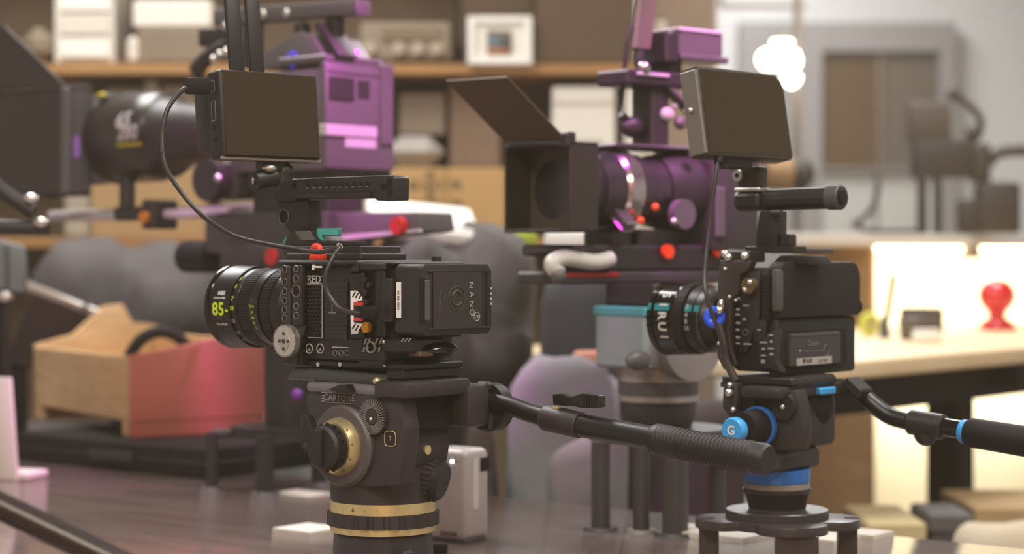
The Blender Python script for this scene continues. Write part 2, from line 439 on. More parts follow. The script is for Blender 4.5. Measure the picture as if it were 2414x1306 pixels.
# a stack of white document trays at the far left of the shelf
e = emp('document_rack', 'tall white document rack at the left of the upper shelf', 'document rack', P(197, 150, SY + .03))
def R(g, px0, px1, py0, py1, Y, dep, b=0):
    a = P(px0, py1, Y) - e.location; c = P(px1, py0, Y) - e.location
    return g.box(a.x, c.x, a.y, a.y + dep, a.z, c.z, b)
R(G(), 128, 268, -150, 150, SY + .03, .2, .004).make('rack_body', PAPER, e)
for k in range(5):
    R(G(), 140, 258, -130 + k * 55, -128 + k * 55 + 44, SY + .02, .012, .002).make('document', mat('paper_%d' % (k % 2), ['#e4dfd4', '#cfc7ba'][k % 2], .8), e)
bgthing('grey_bag', 'rounded grey pouch leaning beside the white document rack', 'pouch', 45, 118, 60, 150, SY + .02, .18, mat('greige_cloth', '#857763', .9, vary=.3), .03)
bgthing('paper_box', 'wide white paper box on top of the grey case on the shelf', 'box', 312, 500, 0, 66, SY + .04, .2, PAPER, .006)
bgthing('storage_case', 'flat grey storage case beneath the white paper box', 'case', 322, 500, 66, 150, SY + .04, .2, mat('taupe_case', '#7d6f5c', .7, vary=.2), .006)
bgthing('white_canister', 'slim white canister standing by the dark shelf upright', 'canister', 298, 324, 84, 150, SY + .03, .04, PAPER, .01)
# hi-fi receiver
e = emp('audio_receiver', 'grey audio receiver with knobs beside the white picture frame', 'receiver', P(965, 150, SY + .03))
R(G(), 848, 1062, 52, 144, SY + .03, .26, .006).make('case', mat('receiver_grey', '#877b69', .5), e)
R(G(), 900, 1040, 66, 96, SY + .024, .01, .002).make('display', mat('receiver_display', '#736650', .25), e)
for k, px in enumerate((872, 940, 985, 1030)):
    g = G(); c = P(px, 115, SY + .03) - e.location; g.cyl(c, c + Vector((0, -.02, 0)), .014, n=16); g.make('knob', mat('receiver_knob', '#a89c88', .4), e)
for px in (870, 1040):
    R(G(), px - 12, px + 12, 144, 150, SY + .05, .05).make('foot', DRK, e)
# framed picture
e = emp('picture_frame', 'square white picture frame with small colourful print on the shelf', 'picture frame', P(1178, 150, SY - .004))
W2 = mat('white_frame', '#ece9e2', .6)
for a in ((1102, 1120, 38, 152), (1236, 1254, 38, 152), (1120, 1236, 38, 54), (1120, 1236, 136, 152)):
    R(G(), a[0], a[1], a[2], a[3], SY - .02, .03, .002).make('frame_rail', W2, e)
R(G(), 1118, 1238, 52, 138, SY - .012, .02).make('mat_board', mat('mat_board', '#e6e2d8', .8), e)
R(G(), 1148, 1206, 72, 128, SY - .015, .004).make('print', mat('print_brown', '#6e655c', .7), e)
R(G(), 1150, 1178, 84, 110, SY - .017, .004).make('print_patch', mat('print_teal', '#5f7780', .7), e)
R(G(), 1152, 1200, 112, 126, SY - .017, .004).make('print_patch', mat('print_orange', '#a86a4c', .7), e)
R(G(), 1180, 1204, 90, 114, SY - .018, .004).make('print_patch', mat('print_dark', '#4a4a48', .7), e)
# things on the middle board (its top is at y = 560)
bgthing('cardboard_carton', 'plain brown carton half hidden behind the long white telephoto lens', 'carton', 215, 485, 400, 560, SY + .02, .26, mat('carton_kraft', '#a5845a', .8, vary=.12), .003)
bgthing('white_card_box', 'small white box on the plain brown carton', 'box', 466, 484, 345, 400, SY + .04, .14, PAPER, .004)
e = emp('printed_carton', 'tan cardboard carton printed with rows of dark characters', 'carton', P(1050, 560, SY - .01))
R(G(), 905, 1192, 396, 560, SY - .01, .1, .003).make('carton_body', mat('carton_tan', '#b8935f', .8, vary=.1), e)
INKM = mat('carton_ink', '#57493a', .8)
g = G()
rows = [('III', 1014, 408), ('THE HAT TR', 1012, 432), ('III', 1014, 456), ('THE HAT TR', 1016, 478), ('III', 1018, 500), ('THE HAT TR', 1016, 522)]
for t, px, py in rows:
    c = P(px, py + 6, SY - .011) - e.location; g.text(t, .026, c, (1, 0, 0), (0, 0, 1), .0008, bold=.02)
g.make('printed_characters', INKM, e)
R(G(), 1045, 1056, 398, 558, SY - .012, .004).make('carton_fold', mat('carton_fold', '#a78656', .8), e)
bgthing('grey_tool_bag', 'soft grey bag slumped on top of the printed carton', 'bag', 905, 1046, 318, 396, SY + .03, .2, mat('pale_grey_cloth', '#aaa49c', .9, vary=.2), .035)
bgthing('brown_binder_box', 'brown binder box standing behind the matte box flag', 'box', 1060, 1180, 200, 396, SY + .06, .22, mat('brown_binder', '#7a6450', .7, vary=.2), .004)
bgthing('document_carton', 'pale pinkish carton next to the brown binder box', 'carton', 940, 1050, 220, 318, SY + .08, .2, mat('pink_carton', '#8f7f70', .8, vary=.2), .004)
e = emp('paper_carton', 'tall white carton on the shelf above the purple-lit lens', 'carton', P(1376, 560, SY + .02))
R(G(), 1302, 1450, 204, 560, SY + .02, .26, .004).make('carton_body', mat('white_carton', '#dedbd2', .7), e)
R(G(), 1330, 1420, 330, 352, SY + .015, .01).make('carton_label', mat('carton_label', '#a5a392', .7), e)
R(G(), 1302, 1450, 238, 243, SY + .016, .01).make('lid_edge', mat('lid_edge', '#c8c4ba', .7), e)
bgthing('paper_carton', 'narrow white carton to the right of the tall white carton', 'carton', 1474, 1498, 206, 560, SY + .02, .2, mat('white_carton', '#dedbd2', .7), .004)
for k, (a, b_, t, c) in enumerate([(150, 212, 196, '#a59a88'), (246, 330, 206, '#8d806c'), (338, 372, 188, '#b3a896'), (380, 462, 200, '#94866f')]):
    bgthing('storage_bin', ['beige storage bin under the orange shelf board, leftmost of four', 'olive storage bin under the orange board, second from the left', 'narrow pale storage bin under the orange board', 'brownish storage bin under the orange board, nearest the monitor'][k],
            'bin', a, b_, t, 560 if a < 215 else 400, SY + .05, .24, mat('bin_%d' % k, c, .7, vary=.3), .006, 'bins under the orange shelf board')
for k, (a, b_, t, c) in enumerate([(520, 640, 190, '#85745e'), (650, 760, 200, '#998a76'), (780, 900, 186, '#7d6b55')]):
    bgthing('file_box', 'file box hidden behind the left monitor, %s' % ['darker one', 'paler one', 'brown one'][k], 'box', a, b_, t, 560, SY + .05, .24, mat('file_%d' % k, c, .7, vary=.3), .006, 'file boxes behind the left monitor')
bgthing('display_board', 'pinkish tan display board standing right of the shelving', 'board', 1524, 1690, -200, FP(SY + .25), SY + .25, .03, mat('pink_board', '#a08d7d', .8, vary=.15), .003)
bgthing('white_board_strip', 'white foam strip leaning on the pinkish board', 'foam strip', 1544, 1570, 50, FP(SY + .2), SY + .2, .03, PAPER, .003)
bgthing('white_foam_sheet', 'white foam sheet leaning under the pinkish display board', 'foam sheet', 1508, 1572, 205, FP(SY + .14), SY + .14, .03, PAPER, .003)

# ================================================================== NEAR TABLE
TF = Fr(486, 3.085, 0.0, -39.0)
te = TF.empty('work_table', 'long glossy reddish brown table carrying the tripod stands', 'table')
TW = wood('mahogany_top', '#75625d', '#94817b', 1.6, 0.34, (2, 14, 14), coat=1.0)
g = G().box(-0.9, 1.9, -2.1, 0.0, TZ - .03, TZ, .004, 2); g.make('table_top', TW, te)
for u in (-.82, 1.8):
    for w in (-2.0, -.08):
        G().box(u - .03, u + .03, w - .03, w + .03, 0, TZ - .03, .004).make('leg', TW, te)
G().box(-.82, 1.8, -.10, -.07, TZ - .12, TZ - .03, .002).make('apron', TW, te)

# ================================================================== MAIN CAMERA
A = Fr(998, 1.87, H - 0.128, -40)          # origin: near vertical edge of the battery
ce = A.empty('cinema_camera', 'small black cube cinema camera in a cage, red cable clip on its top', 'camera')
BW = 0.100                                  # body width
uF, uB = A.u(663), A.u(905)                 # front and back of the body
umid = (uF + uB) / 2
zT, zB = A.z(622, umid, 0), A.z(850, umid, 0)
# body block
G().box(A.u(712), uB, .004, BW, zB, zT, .003, 2).make('body', BLK, ce)
# front cage plate with threaded holes
g = G(); g.box(uF, A.u(716), -.002, BW + .002, A.z(858, uF, 0), A.z(621, uF, 0), .003, 2); g.make('cage_front_plate', BLK, ce)
g = G(); A.side(g, 664, 682, 624, 770, -.006, 0, .002); A.side(g, 686, 712, 624, 768, -.007, 0, .003, 2); g.split('cage_cheek', BLKM, ce)
g = G(); gs = G()
for py in (634, 664, 686, 708, 729, 750):
    p = A.sp(671, py, -.0062); g.cyl(p, p + Vector((0, .002, 0)), .0034, n=16); gs.torus(p + Vector((0, 0, -.0002)), (0, 1, 0), .0034, .0005, 18, 6)
for py, r in ((634, .003), (657, .0034), (686, .0058), (722, .0034), (744, .0034)):
    p = A.sp(698, py, -.0072); g.cyl(p, p + Vector((0, .002, 0)), r, n=18); gs.torus(p, (0, 1, 0), r, .0006, 20, 6)
g.split('threaded_hole', DRK, ce); gs.split('hole_rim', mat('worn_edge_and_glint', '#8a847e', .35, .6), ce)
g = G(); A.sprism(g, [(690, 768), (722, 768), (712, 800), (700, 858), (680, 858), (686, 780)], -.004, .004); g.make('cage_strut', BLK, ce)
# cage top rail and bottom slab
g = G(); g.box(uF - .002, A.u(850), -.004, BW + .004, A.z(626, umid, 0), A.z(613, umid, 0), .002); g.make('cage_top', BLKM, ce)
g = G(); A.side(g, 672, 850, 596, 613, .018, .085, .0015); g.make('top_rail', BLKM, ce)
g = G(); A.side(g, 736, 757, 627, 631, -.0048, -.003); A.side(g, 735, 740, 624, 636, -.0048, -.003); g.make('arrow_mark', WHT, ce)
# logo and grille
g = G()
p = A.sp(741, 659, .0035); g.text('RED', .0105, p, (1, 0, 0), (0, 0, 1), .0004, bold=.015); g.make('brand_letters', GPR, ce)
g = G()
def frame_side(g, a, b_, c, d, w, t):
    A.side(g, a, b_, c, c + t, w - .0006, w); A.side(g, a, b_, d - t, d, w - .0006, w); A.side(g, a, a + t, c, d, w - .0006, w); A.side(g, b_ - t, b_, c, d, w - .0006, w)
frame_side(g, 719, 760, 671, 797, .0034, 1.7); A.side(g, 722, 759, 651, 652.5, .003, .0036); A.side(g, 722, 759, 667, 668.5, .003, .0036)
g.make('grille_outline', GPR, ce)
g = G(); A.side(g, 722, 757, 675, 794, .0032, .005); g.make('grille_recess', DRK, ce)
g = G()
for r in range(13):
    for c in range(4):
        p = A.sp(727 + c * 8.5 + (r % 2) * 3, 682 + r * 8.6, .0026); g.ball(p, .0013, seg=8)
g.make('grille_bumps', BLKM, ce)
# ribbed side panel
g = G(); A.side(g, 765, 817, 664, 801, .0005, .006, .001)
for k in range(12): A.side(g, 768, 815, 676 + k * 10, 678 + k * 10, -.0001, .001)
g.make('side_panel', BLKM, ce)
g = G(); A.side(g, 781.5, 783.5, 714, 737, -.0004, .0006); A.side(g, 774, 791, 736, 738.5, -.0004, .0006); g.make('panel_mark', DPR, ce)
# pillar with hazard chevrons and red ports
g = G(); A.side(g, 822, 856, 640, 800, -.001, .006, .002); A.side(g, 820, 905, 800, 850, 0, .006, .001); g.make('connector_pillar', BLK, ce)
g = G(); A.sprism(g, [(826, 685), (840, 685), (853, 700), (853, 708), (836, 712), (833, 712), (833, 760), (853, 763), (853, 768), (843, 787), (827, 787)], -.0017, -.0008); g.make('chevron_plate', WHT, ce)
g = G()
for (x, y) in ((829, 700), (836, 702), (844, 704), (829, 775), (836, 779), (844, 781)):
    A.sprism(g, [(x, y), (x + 3, y), (x + 10, y - 12), (x + 7, y - 12)], -.0021, -.0016)
g.split('chevron_stripe', BLK, ce)
g = G(); A.side(g, 833, 853, 712, 721.5, -.004, 0, .0006); A.side(g, 834, 853, 748, 757.5, -.004, 0, .0006); g.split('red_port', REDD, ce)
p = A.sp(868, 772, -.001)
g = G(); g.cyl(p, p + Vector((0, -.004, 0)), .0052, n=24); g.torus(p + Vector((0, -.004, 0)), (0, 1, 0), .0045, .0008, 22, 6); g.make('amber_plug', ORG, ce)
# connector bay behind the pillar
g = G(); A.side(g, 856, 886, 640, 798, .004, .01, .001)
A.side(g, 884, 905, 636, 796, -.002, .006, .002); g.make('connector_bay', BLK2, ce)
g = G()
for px, py in ((864, 660), (866, 690), (874, 672), (868, 712)):
    p = A.sp(px, py, .003); g.cyl(p, p + Vector((0, -.004, 0)), .003, n=14)
g.split('connector', BLKM, ce)
g = G(); A.side(g, 846, 906, 618, 638, -.003, .03, .002); A.sprism(g, [(824, 634), (846, 620), (846, 640), (828, 640)], -.003, .02); g.make('top_shoulder', BLKM, ce)
# lower strip: round ports, slotted port
g = G(); gd = G()
for px, py in ((729, 822), (755, 822)):
    p = A.sp(px, py, .0035); g.torus(p, (0, 1, 0), .0046, .0006, 24, 6); gd.cyl(p, p + Vector((0, .002, 0)), .003, n=16)
    g.ball(p + Vector((.0006, -.0005, -.0012)), .0012, seg=8)
g.split('port_ring', GPR, ce); gd.split('port_hole', DRK, ce)
g = G(); A.side(g, 783, 826, 818, 820, .002, .004); g.make('port_edge', GPR, ce)
g = G(); gd = G()
for px in (790, 804, 818):
    p = A.sp(px, 832, .0036); gd.cyl(p, p + Vector((0, .002, 0)), .0028, n=14); g.torus(p, (0, 1, 0), .0028, .0005, 16, 6)
gd.split('pin_hole', DRK, ce); g.split('pin_rim', mat('worn_edge_and_glint', '#8a847e', .35, .6), ce)
g = G(); A.sprism(g, [(836, 838), (905, 838), (905, 860), (850, 860)], .002, .03); g.make('base_wedge', BLK, ce)
# hazard labels under the connector bay, sockets
g = G()
for x in (856, 864, 882, 892, 944, 952, 960):
    A.sprism(g, [(x, 812 if x < 930 else 806), (x + 4, 812 if x < 930 else 806), (x + 10, 797), (x + 6, 797)], -.001, 0)
    if x < 930: A.sprism(g, [(x - 2, 830), (x + 2, 830), (x + 5, 818), (x + 1, 818)], -.001, 0)
g.split('hazard_stripe', DPR, ce)
g = G(); p = A.sp(874, 819, -.002); g.torus(p, (0, 1, 0), .0052, .0009, 24, 6); g.make('socket_ring', DPR, ce)
g = G(); A.side(g, 850, 965, 797, 832, .0, .05, .002); g.make('rear_underside', BLK, ce)
# silver arri rosette on the lower front corner
ro = A.sp(671, 804, -.010)
g = G(); g.lathe([(0, .0150), (.003, .0162), (.010, .0162)], ro, (0, 1, 0), 48); g.make('rosette', SIL, ce)
g = G(); g.knurl(ro, (0, 1, 0), -.0006, .002, .0163, 60, .0022); g.make('rosette_teeth', SIL, ce)
g = G()
q = [(-.0035, .009), (0, .0115), (.0035, .009), (.009, 0), (.0035, -.009), (0, -.0115), (-.0035, -.009), (-.009, 0)]
g.prism([(ro.x + a, ro.z + b_) for a, b_ in q], 'xz', ro.y - .0012, ro.y + .002, .0004); g.make('rosette_cap', mat('cap_silver', '#b9b4ae', .4, .6), ce)
g = G()
for a, b_, r in ((0, 0, .0022), (0, .0075, .0016), (0, -.0075, .0016), (-.006, 0, .0016), (.006, 0, .0016)):
    g.cyl((ro.x + a, ro.y - .002, ro.z + b_), (ro.x + a, ro.y + .001, ro.z + b_), r, n=14)
g.split('rosette_screw', mat('dark_steel', '#57524e', .3, .8), ce)
# bottom quick plate under the camera
g = G(); A.side(g, 690, 958, 852, 866, .008, .09, .001); g.make('bottom_plate', BLK, ce)
g = G()
for px in (751, 803, 908):
    p = A.sp(px, 859, .0078); g.cyl(p, p + Vector((0, -.0012, 0)), .0022, n=14)
g.split('plate_screw', SIL, ce)
# glossy lever and silver knobs below the rear
g = G(); c = A.rp(1015, 822, -.03); g.ball(c, .03, .8, 1.0, .26, 24); g.make('plate_lever', GLB, ce)
c = A.sp(982, 803, .02); g = G(); g.cyl(c, c + Vector((0, 0, -.007)), .006, n=18); g.make('silver_knob', SIL, ce)
g = G(); c = A.sp(938, 806, .005); g.ball(c, .0035, seg=10); c = A.sp(905, 806, .0); g.ball(c, .002, seg=8); g.split('plate_stud', SIL, ce)
g = G(); A.side(g, 962, 990, 828, 841, .01, .03, .001); g.make('latch_block', mat('bronze_latch', '#6b5748', .4, .4), ce)
# battery mount plate between camera and battery
g = G(); g.box(A.u(905), A.u(930), .006, BW - .004, A.z(800, -.05, 0), A.z(632, -.05, 0), .001); g.make('battery_mount', DRK, ce)
g = G(); A.side(g, 899, 924, 655, 760, -.004, .012, .002, 2); g.make('mount_latch', BLKM, ce)
p = A.rp(1030, 612, -.06)
g = G(); g.cyl(p + Vector((0, 0, -.006)), p + Vector((0, 0, .003)), .0045, n=20); g.make('top_button', BLK2, ce)
# top deck behind the handle
g = G(); g.box(A.u(850), A.u(930), .0, BW, A.z(624, -.05, 0), A.z(617, -.05, 0), .001); g.make('rear_deck', BLKM, ce)

# ------------------------------------------------------------------ top handle (part of the camera)
hw = .040                                     # near side of the handle
he = G()
prof = [(640, 423), (652, 419), (690, 423), (720, 420), (880, 414), (924, 413), (930, 419), (929, 472), (888, 473), (878, 465), (868, 455), (700, 459), (694, 474), (652, 477), (640, 468)]
A.sprism(he, prof, hw, hw + .022, .0015); he.make('top_handle', BLKM, ce)
g = G(); gr = G()
for k in range(10):
    p = A.sp(725 + k * 15.6, 437 - k * .35, hw - .0004); g.cyl(p, p + Vector((0, .002, 0)), .0026, n=14)
    gr.obox(p + Vector((-.0003, 0, -.0026)), ((1, 0, .25), (0, 1, 0), (-.25, 0, 1)), .0018, .0005, .0006)
p = A.sp(693, 437, hw - .0004); g.cyl(p, p + Vector((0, .002, 0)), .0034, n=16)
p = A.sp(904, 441, hw - .0004); g.cyl(p, p + Vector((0, .002, 0)), .0036, n=16)
A.side(g, 912, 925, 421, 465, hw - .0004, hw + .001, .0004)
g.split('handle_hole', DRK, ce); gr.make('painted_hole_glint', mat('worn_edge_and_glint', '#8a847e', .35, .6), ce)  # glint below each hole painted as a small pale piece
g = G(); A.sprism(g, [(697, 457), (866, 453), (872, 459), (868, 466), (697, 468)], hw - .003, hw + .025, .001); g.make('finger_grip', BLKM, ce)
g = G(); A.sprism(g, [(655, 476), (724, 472), (726, 545), (700, 560), (682, 548), (668, 530), (652, 520), (650, 490)], hw + .002, hw + .022, .0012); g.make('handle_post', BLKM, ce)
c = A.sp(669, 511, hw + .0015); g = G(); g.cyl(c, c + Vector((0, .003, 0)), .0075, n=24); g.make('post_hole', DRK, ce)
g = G(); g.torus(c, (0, 1, 0), .0075, .0007, 28, 6); g.make('post_hole_rim', mat('worn_edge_and_glint', '#8a847e', .35, .6), ce)
g = G(); A.sprism(g, [(690, 543), (727, 543), (744, 568), (796, 568), (796, 580), (668, 580), (676, 560)], hw - .008, hw + .034, .001); g.make('handle_foot', BLKM, ce)
g = G(); A.sprism(g, [(693, 545), (727, 544), (743, 566), (711, 567)], hw - .009, hw - .0075); g.make('foot_plate', mat('foot_grey', '#5d5853', .4), ce)
g = G(); A.side(g, 668, 850, 580, 600, .022, .08, .001); g.make('rail_clamp', BLKM, ce)
g = G(); c = A.sp(757, 568, hw + .004); g.cyl(c, c + Vector((0, 0, .0128)), .0045, n=20)
A.side(g, 757, 795, 538, 556, hw, hw + .007, .001); g.make('teal_lever', TEAL, ce, label='teal clamping lever')
g = G(); c = A.sp(675, 577, hw); g.lathe([(0, .0038), (.004, .003), (.008, .0006)], c, (0, 0, 1), 14); g.make('teal_screw', TEAL, ce)
# red cable clip
g = G(); c = A.sp(750, 614, .012)
g.obox(c + Vector((0, 0, .002)), ((1, 0, .05), (0, 1, 0), (0, 0, 1)), .0068, .007, .004, .002, 2)
pts = [c + Vector((-.0045, -.002, .004)), c + Vector((-.0050, -.002, .009)), c + Vector((-.001, -.003, .0135)), c + Vector((.0045, -.003, .0125)), c + Vector((.005, -.003, .009))]
g.tube(pts, .0036, 10); g.make('cable_clip', RED, ce, label='bright red cable clip')

# ------------------------------------------------------------------ prime lens
le = Fr(998, 1.87, H - 0.128, -40).empty('prime_lens', 'black cine prime lens with lime 85 engraving', 'lens')
lo = Vector((A.u(660, .052), .052, A.z(724, A.u(640, .052), .052)))
uf = A.u(548, .052)
Lg = lo.x - uf                                # length from mount to front rim
D = (-1, 0, 0)
def lt(px, r=.043): return lo.x - A.u(px, .052 - r)          # distance along the barrel of a near-side pixel column
def lp(px, r): return (lt(px, r), r)
g = G(); g.lathe([(-.004, .030), lp(664, .036), lp(655, .0385), lp(624, .0395)], lo, D, 64); g.make('rear_barrel', BLK, le)
g = G(); g.knurl(lo, D, lt(626), lt(606), .0405, 90, .0010); g.make('iris_gear', BLK2, le)
g = G(); g.lathe([lp(607, .0395), lp(605, .0404), lp(582, .0408), lp(580, .0395)], lo, D, 64); g.make('iris_scale_ring', BLK, le)
g = G(); g.knurl(lo, D, lt(581), lt(557), .0414, 90, .0010); g.make('focus_gear', BLK2, le)
g = G(); g.lathe([lp(558, .0400), lp(556, .0405), lp(541, .0408), lp(540, .0428), lp(497, .0434), lp(494, .0438), lp(492, .0425)], lo, D, 72); g.make('front_barrel', BLK, le)
tf = lt(480, .0445)
g = G(); g.lathe([lp(493, .0425), (tf - .0032, .0443), (tf - .0006, .0446), (tf, .0440), (tf, .0405), (tf - .004, .0385)], lo, D, 80, True, False); g.make('front_ring', GLB, le)
g = G(); g.lathe([(tf - .004, .0385), (tf - .003, .025), (tf - .002, .0005)], lo, D, 40, False, False); g.make('front_glass', mat('lens_glass', '#0a0c10', .05, 0, .8), le)
# engraving, bent round the barrel; ang 0 = near side level, + up
def bend(g, txt, size, dist, ang, r, base, **k):
    a = math.radians(ang); o = Vector((base.x - dist, base.y - math.cos(a) * r, base.z + math.sin(a) * r))
    g.text(txt, size, o, (1, 0, 0), (0, math.sin(a), math.cos(a)), .0003, wrap=((base.x, base.y, base.z), (1, 0, 0)), **k)
def blet(g, txt, size, px, ang, r, **k): bend(g, txt, size, lt(px, r), ang, r, LO, **k)
LO = lo.copy()
g = G(); blet(g, '85', .0185, 514, -3, .0434, bold=.025); g.make('focal_length_engraving', LIME, le, label='lime 85 numerals')
g = G(); blet(g, 'NISI', .0062, 518, 20, .0432, bold=.03); blet(g, 'ATHENA PRIME', .0026, 516, 13, .0432, bold=.02); blet(g, 'FULL FRAME', .0030, 518, -24, .0432, bold=.02); g.make('brand_engraving', WHT, le)
g = G(); blet(g, 'T1.9', .0042, 515, -15, .0432); g.make('stop_engraving', DPR, le)
g = G()
for ang, t in ((46, '3'), (32, '5'), (13, '7'), (-1, '10')): blet(g, t, .0060, 546, ang, .0409, bold=.03)
blet(g, '-', .012, 534, -3, .0432, bold=.05)
for k in range(7): blet(g, '|', .0030, 588 + k * 1.2, 4 - k * 6, .0408)
for k, t in enumerate(('T1.9', '4', '5.6', '8', '11')): blet(g, t, .0038, 593 + k * .8, 2 - k * 8, .0408, bold=.02)
g.make('lime_scale', LIME, le)
g = G()
for ang, t in ((-20, '15'), (-40, '25'), (-55, '40')): blet(g, t, .0058, 546, ang, .0409, bold=.03)
for k in range(12): blet(g, '.', .006, 603, -8 - k * 4, .0405)
blet(g, 'II', .003, 592, 12, .0408)
for k in range(16): bend(g, '|', .0022, tf - .0022, 60 - k * 8, .0447, LO)
g.make('white_scale', GPR, le)

# ------------------------------------------------------------------ battery on the back
be = Fr(998, 1.87, H - 0.128, -40).empty('camera_battery', 'black block battery marked NANO on the back of the cube camera', 'battery')
ub0 = A.u(930); W0, W1 = 0.0, A.w(1162)
bz0, bz1 = A.z(794, 0, 0), A.z(622, 0, 0)
g = G()
g.prism([(W0 + .004, bz0), (W1 - .005, bz0), (W1, bz0 + .006), (W1, bz1 - .007), (W1 - .006, bz1), (W0 + .004, bz1), (W0, bz1 - .004), (W0, bz0 + .004)], 'yz', ub0, -.001, .0018)
g.make('battery_case', BLKM, be)
g = G()
for a, b_, c, d in ((1010, 1158, 637, 641), (1010, 1158, 771, 776), (1150, 1154, 642, 768)):
    A.rear(g, a, b_, c, d, -.002, .0006, .0004)
g.split('rear_rib', BLK2, be)
g = G(); A.rear(g, 1022, 1136, 638, 772, -.002, .0004, .0004); g.make('label_panel', mat('dark_label', '#2a2624', .4), be)
g = G(); A.rear(g, 996, 1003, 656, 760, -.004, .0002); g.make('slot', DRK, be)
g = G(); A.rear(g, 1004, 1014, 660, 756, -.002, .0018, .0006); g.make('slot_lip', GREY, be)
g = G()
for ch, px, py in (('N', 1110, 672), ('A', 1111, 694), ('N', 1111, 716), ('O', 1112, 736)):
    g.text(ch, .0088, A.rp(px, py, .0005), (0, 0, -1), (0, 1, 0), .0003)
g.make('brand_letters', GPR, be)
g = G(); g.torus(A.rp(1124, 746, .0006), (1, 0, 0), .0042, .00035, 24, 5); g.text('R', .006, A.rp(1124, 746, .0006), (0, 0, -1), (0, 1, 0), .0003); g.make('registered_mark', GPR, be)
g = G(); c = A.rp(1077, 703, .0006); g.torus(c, (1, 0, 0), .0115, .0005, 36, 5)
for s_ in (0, 1):
    pts = [c + Vector((0, .007 * math.cos(a), .007 * math.sin(a))) for a in [math.radians(d + 180 * s_) for d in range(20, 165, 12)]]
    g.tube(pts, .0012, 6, 1)
g.make('green_emblem', mat('dim_green', '#37422e', .6), be)
g = G()
for k in range(4): g.text('V-mount'[k], .005, A.rp(1037, 692 + k * 11, .0005), (0, 0, -1), (0, 1, 0), .0003)
g.make('small_print', DPR, be)
g = G(); A.side(g, 934, 945, 665, 749, -.0006, .0006); g.make('paper_sticker', WHT, be)
g = G(); q_ = A.sp(939.5, 707, -.0007); g.text('IIIIIII IIIII IIII', .0040, q_, (0, 0, 1), (-1, 0, 0), .0002); g.make('sticker_print', BLK2, be)
g = G()
for py in (680, 692, 704, 716):
    p = A.rp(1157, py, .0004); g.box(p.x, p.x + .0005, p.y - .0012, p.y + .0012, p.z - .0012, p.z + .0012)
g.split('charge_light', GPR, be)

# ================================================================== LEFT MONITOR on the cube camera
MF = Fr(523, 1.945, H + .09, 41)
me_ = MF.empty('field_monitor', 'small black field monitor with twin antennas above the cube camera', 'monitor')
mw = MF.u(757)
z0, z1 = MF.z(372, 0, 0), MF.z(159, 0, 0)
def lean(g, deg, piv):
    R_ = Matrix.Rotation(math.radians(-deg), 3, 'X'); p = Vector(piv)
    for v in g.bm.verts: v.co = R_ @ (v.co - p) + p
    return g
pm = (0, 0, z0 + .03)
g = G(); g.box(0, mw, 0, .026, z0, z1, .005, 3); lean(g, 5, pm).make('housing', BLK2, me_)
g = G(); g.box(.004, mw - .003, -.0006, .002, z0 + .003, z1 - .002, .0005); lean(g, 5, pm).make('screen', SCREEN, me_)
g = G(); g.box(.0, mw, .002, .006, z0 - .0014, z0 + .002, .0006); lean(g, 5, pm).make('bezel_edge', mat('bezel_grey', '#7a726a', .4), me_)
# battery on its back, seen past the left side
g = G(); a_, b_ = MF.rp(440, 190, .0), MF.rp(470, 352, .0)
g.box(.002, .060, .026, .052, MF.z(352, 0, .03), MF.z(196, 0, .03), .003, 2); lean(g, 5, pm).make('monitor_battery', BLKM, me_)
# ports down the left side
g = G()
for py, hh in ((200, 12), (258, 22)):
    c = MF.rp(500, py, 0); y = .013
    zc = MF.z(py, 0, y); h2 = hh * .42e-3
    for (ya, yb, za, zb_) in ((y - .0035, y + .0035, zc + h2, zc + h2 + .0008), (y - .0035, y + .0035, zc - h2 - .0008, zc - h2), (y - .0038, y - .003, zc - h2, zc + h2), (y + .003, y + .0038, zc - h2, zc + h2)):
        g.box(-.0006, .001, ya, yb, za, zb_)
lean(g, 5, pm).make('port_outline', DPR, me_)
g = G()
for py in (298, 327):
    zc = MF.z(py, 0, .013); g.cyl((-.0006, .013, zc), (.001, .013, zc), .0026, n=16)
lean(g, 5, pm).split('jack', DRK, me_)
# antennas at the back
for px, tx in ((556, 541), (603, 588)):
    b0 = MF.sp(px + 4, 190, .034); t0 = MF.sp(tx, -60, .05)
    d = (t0 - b0); x_, y_, z_ = AX(d)
    g = G(); g.obox((b0 + t0) / 2, ((1, 0, 0), d.cross(Vector((1, 0, 0))), d), .0085, .003, d.length / 2, .002, 2); g.make('antenna', BLKM, me_)
# tilt mount under it down to the camera handle
c = MF.sp(640, 388, .013)
g = G(); g.box(c.x - .014, c.x + .014, .006, .022, z0 - .012, z0, .002); g.make('mount_plate', BLKM, me_)
g = G(); g.ball(MF.sp(635, 397, .006), .0062, 1.3, 1, .7, 14); g.make('tilt_knob', SIL, me_)
g = G(); g.cyl(MF.sp(597, 427, .01), MF.sp(645, 418, .014), .0095, n=20); g.cyl(MF.sp(665, 430, .014), MF.sp(665, 405, .014), .0105, n=20); g.ball(MF.sp(668, 406, .014), .011, seg=16)
g.make('tilt_barrel', BLKM, me_)
g = G(); g.torus(MF.sp(596, 426, .009), (1, -.4, 0), .0032, .0009, 18, 6); g.make('barrel_screw', SIL, me_)
